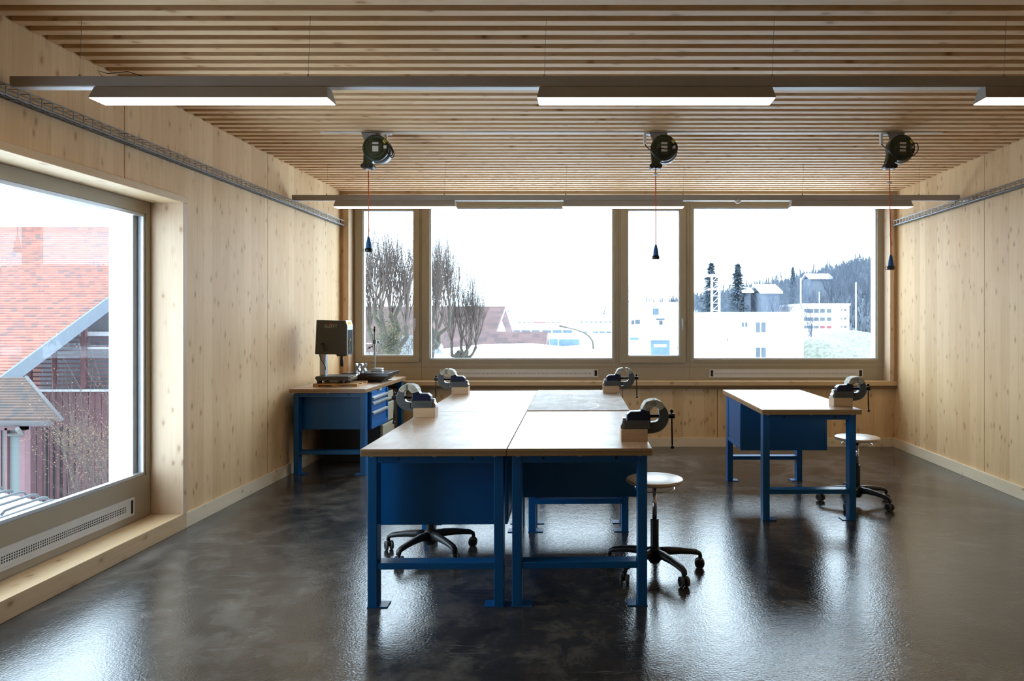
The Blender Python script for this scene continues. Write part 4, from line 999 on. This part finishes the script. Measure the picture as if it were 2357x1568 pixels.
# snow mound roof
c = P(1160, 850, 26); t = thing('snowy_roof', 'rounded snow-covered roof filling the foot of the widest pane', 'roof', (c.x, c.y, -5.2))
prof = [(-6.0,0),(-6.0,P(0,836,26).z+5.2),(-3.2,P(0,812,26).z+5.2),(-1.2,P(0,798,26).z+5.2),(.8,P(0,795,26).z+5.2),(2.6,P(0,806,26).z+5.2),(5.0,P(0,818,26).z+5.2),(5.0,0)]
MB().prism(prof, 'y', -1.5, 2.5).build('snow_roof', M['snow'], t, bevel=.2, seg=3)

# --- long hall
D = 120
def flat_building(name, label, cat, px0, px1, pyt, D, depth, mat, wins=(), cap=None, group=None, winmat='pane_dark', zbase=-5.2):
    a = P(px0, pyt, D); b = P(px1, pyt, D); c = Vector(((a.x+b.x)/2, D, zbase)); t = thing(name, label, cat, c, 0, group)
    hw = (b.x-a.x)/2; h = a.z-zbase
    MB().box(-hw, hw, 0, depth, 0, h).build('wall', M[mat], t)
    if cap: MB().box(-hw-.1, hw+.1, -.15, depth+.1, h, h+cap[1]).build('roof_edge', M[cap[0]], t)
    for w_ in wins:
        m_ = w_[4] if len(w_) > 4 else winmat
        p = P(w_[0], w_[3], D)-c; q_ = P(w_[1], w_[2], D)-c
        MB().box(p.x, q_.x, -.06, .05, p.z, q_.z).build('window', M[m_], t)
    return t
wins = [(1128+i*24, 1128+i*24+(21 if i % 4 else 18), 760, 767) for i in range(8)] + [(1343,1352,763,767)] + [(1365+i*15, 1377+i*15, 763, 767) for i in range(3)]
wins += [(1150,1218,779,795,'hall_blue'), (1240,1284,780,797,'hall_blue'), (1286,1334,781,800,'hall_blue')]
flat_building('industrial_hall', 'long pale hall with window band and blue gates in the widest pane', 'hall', 1095, 1420, 752, 118, 22, 'white_wall', wins, ('snow', .5), winmat='hall_glass')
flat_building('red_container', 'small red box-like sign among the far roofs', 'sign', 1229, 1256, 741, 165, 3, 'red_far', zbase=P(0,750,165).z)
for i, (px0, px1, py, D_, l_) in enumerate(((1185, 1300, 738, 190, 'far pale flat-roofed building behind the hall, mid pane'), (1328, 1418, 737, 160, 'far pale building at the right end of the widest pane'), (1040, 1130, 742, 170, 'far pale building behind the leafless trees'))):
    flat_building('distant_building', l_, 'building', px0, px1, py, D_, 12, 'white_wall', [(px0+8+k*11, px0+14+k*11, py+3, py+6) for k in range(int((px1-px0-12)/11))], ('snow', .5), winmat='hall_glass')
flat_building('workshop_building', 'pale workshop with dark window in the middle casement', 'building', 1440, 1570, 702, 105, 12, 'white_wall', [(1502,1516,710,725,'hall_glass'), (1453,1460,737,747), (1462,1473,736,746), (1510,1530,733,737), (1517,1525,738,748), (1449,1470,777,783,'hall_blue')], ('snow', .4))
flat_building('blue_shed', 'small blue shed with pale roof in the middle casement', 'shed', 1498, 1542, 783, 70, 5, 'hall_blue', [(1505,1534,793,799,'white_wall')], ('snow', .4))
flat_building('glass_roofed_hall', 'low hall with blue glazing left of the white block', 'building', 1590, 1632, 728, 75, 9, 'white_wall', [(1592,1609,736,751,'hall_blue'), (1611,1630,731,744,'hall_blue'), (1594,1606,758,764), (1622,1630,758,768), (1623,1630,773,780,'hall_blue')], ('snow', .4))
t = thing('orange_truck', 'orange vehicle at the lower left of the right wide pane', 'vehicle', (P(1612,0,62).x, 62, -5.2))
c = Vector((P(1612,0,62).x, 62, -5.2))
za = P(0,826,62).z+5.2
MB().box(-.75, .75, 0, 2, za-1.0, za+.55).build('body', M['white_wall'], t, bevel=.1); MB().box(-.7, .7, .1, 1.6, za+.55, za+.8).build('cab_roof', M['orange'], t, bevel=.08); MB().box(-.35,.4,-.03,.05,za-.1,za+.3).build('grille', M['pane_dark'], t)
MB().box(-1.4, 1.4, -.2, 3, 0, za-1.0).build('loading_ramp', M['grey_roof'], t)

# --- white block with three visible windows
wins = [(1707,1712,742,753),(1715,1720,742,753),(1739.5,1749,742,765.5),(1752,1762,742,765.5),(1739.5,1749.5,800,823),(1752,1762.5,800,823),(1673,1675,778,785)]
flat_building('white_apartment_block', 'plain white block with a few small grey windows in the right pane', 'building', 1631, 1849, 720.5, 48, 9, 'white_wall', wins, ('grey_roof', .06))
wins = []
for r_, (py0, py1) in enumerate(((711,720),(731,739),(750,756))):
    for j, px in enumerate((1851, 1861, 1874, 1888, 1903)): wins.append((px, px+10.5, py0, py1, 'red_far' if (r_ == 2 and j > 2) else 'pane_dark'))
    wins += [(1936,1938,py0,py0+5),(1943,1948,py0,py0+5)]
flat_building('balcony_block', 'three-storey pale apartment block with rows of red-edged windows', 'building', 1846, 1955, 704, 92, 12, 'pink_wall', wins, ('snow', .3))
# --- hillside
def hill_h(x, y):
    a = max(-.9, min(1.2, (x-12)/45)); b = max(0, min(1, (y-75)/95)); b = b*b*(3-2*b)
    return -5.1 + b*(8+9.5*a) + .5*math.sin(x*.13+y*.07)*b
n1, n2 = 80, 50; vs = []; fs = []
for j in range(n2+1):
    for i in range(n1+1):
        x = -70 + (225)*i/n1; y = 70 + 170*j/n2; vs.append((x, y, hill_h(x, y)))
for j in range(n2):
    for i in range(n1): fs.append((j*(n1+1)+i, j*(n1+1)+i+1, (j+1)*(n1+1)+i+1, (j+1)*(n1+1)+i))
def hill_mat():
    m, nt, b = nm('wooded_snowy_hill'); vec, x, y, z = coords(nt)
    n = noise(nt, vec, .11, 5, .6); 
    f = math_n(nt, 'ADD', math_n(nt, 'ADD', math_n(nt, 'MULTIPLY', z, .035), n), math_n(nt, 'MINIMUM', math_n(nt, 'MULTIPLY', math_n(nt, 'SUBTRACT', x, 24.0), .012), .12))
    nt.links.new(ramp(nt, f, [(.50, (.8,.82,.85)), (.56, (.085,.10,.12)), (.95, (.07,.085,.105))]), b.inputs['Base Color']); b.inputs['Roughness'].default_value = .95
    return m
M['hill'] = hill_mat(); M['shaded_wall'] = plain('shaded_house_wall', (.10,.115,.14), .9)  # hill houses: shade on their walls is put into this darker colour
mm = MB(); mm.add(vs, fs, True); struct(mm.build('hill', M['hill']), 'wooded hillside rising at the right', 'hill')
# grassy mound in the right pane
vs = []; fs = []; n = 28
for j in range(n+1):
    for i in range(n+1):
        u, v = i/n*2-1, j/n*2-1; r_ = math.sqrt(u*u+v*v)
        z = max(0, 1-r_**2)**.8*5.75*(1+.05*math.sin(9*u+5*v))
        vs.append((P(1975,0,52).x+u*9.5, 56+v*10, -5.25+z))
for j in range(n):
    for i in range(n): fs.append((j*(n+1)+i, j*(n+1)+i+1, (j+1)*(n+1)+i+1, (j+1)*(n+1)+i))
mm = MB(); mm.add(vs, fs, True); struct(mm.build('hill_grass', M['grass']), 'grassy mound beside the white block', 'hill')

rng = random.Random(77); m = MB()
for _ in range(14000):
    x = rng.uniform(13, 95); y = rng.uniform(98, 175)
    if x < 20 + (y-98)*.05 and rng.random() < .5: continue
    z = hill_h(x, y); h = rng.uniform(.6, 2.2)*(1 if rng.random() < .85 else 1.8); w_ = rng.uniform(.05, .22); a = rng.uniform(0, 3.1)
    dx, dy = math.cos(a)*w_, math.sin(a)*w_; lx_ = rng.uniform(-.5,.5)
    m.add([(x-dx,y-dy,z-.3),(x+dx,y+dy,z-.3),(x+dx*.8+lx_,y+dy*.8,z+h*.8),(x+lx_*1.4,y,z+h),(x-dx*.9+lx_,y-dy*.9,z+h*.6)], [(0,1,2,3,4)])
tag(m.build('undergrowth', M['wood_hill']), 'grey leafless undergrowth covering the far hillside', 'undergrowth', kind='stuff')
# poles and street lamp
tg = 'thin pale poles on the far hillside'
for px, py0, py1, D_, r_, l_ in ((1843, 640, 730, 88, .12, 'tall pale pole above the right edge of the white block'), (1970, 650, 690, 110, .13, 'pale pole on the hillside near the right window edge'), (1886, 672, 715, 90, .08, 'thin pale pole over the balcony block')):
    p = P(px, py0, D_); tag(MB().cyl((0,0,0), (0,0,p.z+5.2), r_, r_*.8, 8).build('pole', M['pole'], loc=(p.x, D_, -5.2)), l_, 'pole', tg)
p = P(1366, 826, 32); t = thing('street_lamp', 'curved street lamp rising in the lower part of the widest pane', 'street lamp', (p.x, 32, -5.2))
q = [Vector((p.x,32,-5.2))] + [P(a, b, 32) for a, b in ((1366,826),(1366,800),(1364,786),(1357,775),(1344,766),(1325,759),(1304,754))]
MB().tube([v-Vector((p.x,32,-5.2)) for v in q], [.09,.06,.05,.045,.04,.035,.03,.025], 8).build('post', M['lamp_pole'], t)
a = P(1304,754,32)-Vector((p.x,32,-5.2)); b = P(1287,750,32)-Vector((p.x,32,-5.2))
MB().tube([a, b], [.04,.05], 8).build('lamp_head', M['lamp_pole'], t)
# lattice mast
p = P(1647, 632, 85); t = thing('lattice_mast', 'white lattice mast in front of the conifer in the right pane', 'mast', (p.x, 85, -5.2)); h = p.z+5.2
m = MB()
for sx in (-.45, .45):
    for sy in (-.45, .45): m.cyl((sx,sy,0), (sx,sy,h), .06, seg=5)
for i in range(14):
    z = h*i/14
    m.tube([(-.45,-.45,z), (.45,-.45,z+h/14)], .04, 4).tube([(.45,-.45,z), (-.45,-.45,z)], .04, 4)
m.build('lattice', M['white_plastic'], t)
MB().box(-1.6, 1.4, -.1, .1, h-.3, h).box(-.9, .9, -.1, .1, h-1.9, h-1.7).build('cross_arm', M['white_plastic'], t)

# far trees
def far_tree(kind, label, px, py_top, py_base, D_, wpx, seed, group):
    rng = random.Random(seed); top = P(px, py_top, D_); bs = P(px, py_base, D_); g_ = hill_h(top.x, D_) if D_ > 70 else -5.2
    z0 = min(g_, bs.z); H_ = top.z-z0; wd = wpx/F*D_/2; crown0 = bs.z-z0
    root = Vector((top.x, D_, z0))
    if kind == 'conifer':
        t = thing('conifer', label, 'tree', root, 0, group); m = MB()
        n = 2600
        wd *= 1.5
        for i in range(n):
            f = rng.random()**.8; z = crown0 + (H_-crown0)*f; a = rng.uniform(0, 6.283); rr = wd*(1-f)**.8*rng.uniform(.1,1)*(.75+.35*math.sin(z*4.1+a*2))+.06
            c = Vector((rr*math.cos(a), rr*math.sin(a), z)); q = rng.uniform(.1,.3); d = Vector((math.cos(a), math.sin(a), rng.uniform(-.6,.2)))*wd*q; e = Vector((-math.sin(a), math.cos(a), rng.uniform(-.5,.5)))*wd*q*.25
            m.add([c-d*.5-e*.3, c-d*.2+e, c+d, c-d*.2-e], [(0,1,2,3)])
        m.build('needles', M['conifer'], t)
        MB().tube([(0,0,0),(0,0,H_*.97)], [wd*.09, .02], 6).build('trunk', M['bare_grey'], t)
    else:
        t = thing('leafless_tree', label, 'tree', root, 0, group); m = MB()
        crown0 *= .8; m.tube([(0,0,0),(0,0,crown0+.02)], [wd*.07, wd*.05], 6, caps=False)
        for i in range(9):
            a = rng.uniform(0, 6.283); d = Vector((math.cos(a)*wd*.75, math.sin(a)*wd*.6, (H_-crown0)*rng.uniform(.6,1)))
            branch(m, Vector((0,0,crown0*rng.uniform(.6,1))), d, d.length, wd*.026, 3, rng, .16, .75, 5, 4)
        m.build('branches', M['bare_grey'], t)
    return t
gt = 'far trees on the hillside'
FT = [('conifer',1637,606,735,95,50,'broad conifer behind the white lattice mast'),('conifer',1698,608,725,100,44,'pointed conifer left of the hillside villa'),
('bare',1733,640,725,105,50,'leafless tree between the pointed conifer and the villa'),('bare',1784,622,720,92,44,'thin leafless tree just right of the villa roof'),
('conifer',1825,615,700,100,22,'narrow dark conifer above the white block'),('bare',1846,586,700,96,40,'tall leafless tree beside the tall pale pole'),
('bare',1815,660,730,85,60,'leafless thicket tree above the right half of the white block'),('bare',1868,655,745,80,60,'leafless tree in front of the balcony block'),
('bare',1915,610,680,125,70,'spreading leafless tree on the hilltop ridge'),('bare',1962,560,680,120,70,'tallest leafless tree on the hilltop'),('bare',1995,600,690,118,60,'leafless hilltop tree close to the window edge'),
('bare',1940,625,690,112,60,'bushy leafless tree between the two hilltop trees'),('bare',1670,660,730,88,50,'low leafless tree between the conifers'),('bare',1760,675,730,86,50,'leafless tree in front of the villa'),
('bare',1155,655,745,150,58,'faint rounded tree rising behind the hall, widest pane'),('bare',1120,672,750,75,46,'fan-shaped leafless tree at the left end of the hall'),
('bare',1388,665,735,170,34,'faint tree near the right end of the widest pane'),('bare',1492,668,715,150,36,'faint small tree in the middle casement, between two others'),('bare',1550,660,715,150,44,'faint leafless tree at the right of the middle casement'),('bare',1460,672,712,140,40,'faint leafless tree at the left of the middle casement')]
for i, (k_, px, a, b, D_, w_, l_) in enumerate(FT): far_tree(k_, l_, px, a, b, D_, w_, 100+i, gt)
gable_house('hillside_villa', 'white villa with snowy roof among the hillside trees', 'house', P(1742,0,98).x, P(1793,0,98).x, 96, 104, P(0,672,96).z, P(0,655,100).z, M['shaded_wall'], M['snow'])
gable_house('hillside_villa', 'smaller snowy-roofed house left of the white villa', 'house', P(1708,0,99).x, P(1736,0,99).x, 99, 105, P(0,671,99).z, P(0,662,102).z, M['shaded_wall'], M['snow'])
gable_house('ridge_farmhouse', 'long pale farmhouse behind the trees on the ridge', 'house', P(1862,0,135).x, P(1918,0,135).x, 135, 140, P(0,640,135).z, P(0,630,137).z, M['shaded_wall'], M['snow'])

# ------------------------------------------------------------------ camera, world, light
cam = bpy.data.cameras.new('camera'); co = bpy.data.objects.new('camera', cam); col.objects.link(co)
co.location = (0, 0, H0); co.rotation_euler = (R(90), 0, 0)
cam.sensor_width = 36; cam.sensor_fit = 'HORIZONTAL'; cam.lens = 36*F/2357
cam.shift_x = (1178.5-VX)/2357; cam.shift_y = -(784-VY)/2357
cam.clip_start = .05; cam.clip_end = 1500
sc.camera = co
w = bpy.data.worlds.new('overcast_sky'); sc.world = w; w.use_nodes = True; nt = w.node_tree
bg = nt.nodes['Background']
tc = nt.nodes.new('ShaderNodeTexCoord'); n = noise(nt, tc.outputs['Generated'], 1.6, 4, .5)
nt.links.new(ramp(nt, n, [(.3, (.60,.80,1.0)), (.7, (.72,.88,1.0))]), bg.inputs[0]); bg.inputs[1].default_value = 8.8
def portal(x, y, z, sx, sy, rot):
    l = bpy.data.lights.new('daylight_portal', 'AREA'); l.shape = 'RECTANGLE'; l.size = sx; l.size_y = sy; l.cycles.is_portal = True
    o = bpy.data.objects.new('daylight_portal', l); col.objects.link(o); o.location = (x, y, z); o.rotation_euler = rot
portal(.37, 8.80, 1.92, 6.5, 2.1, (R(-90), 0, 0))
portal(-3.43, 3.7, 1.33, 2.7, 2.1, (0, R(-90), 0))
sc.view_settings.view_transform = 'Standard'; sc.view_settings.look = 'None'; sc.view_settings.gamma = 1; sc.view_settings.use_curve_mapping = False
sc.view_settings.exposure = 0.06
c_ = sc.cycles; c_.use_denoising = True; c_.max_bounces = 10; c_.diffuse_bounces = 6; c_.glossy_bounces = 5; c_.transparent_max_bounces = 16; c_.sample_clamp_indirect = 8
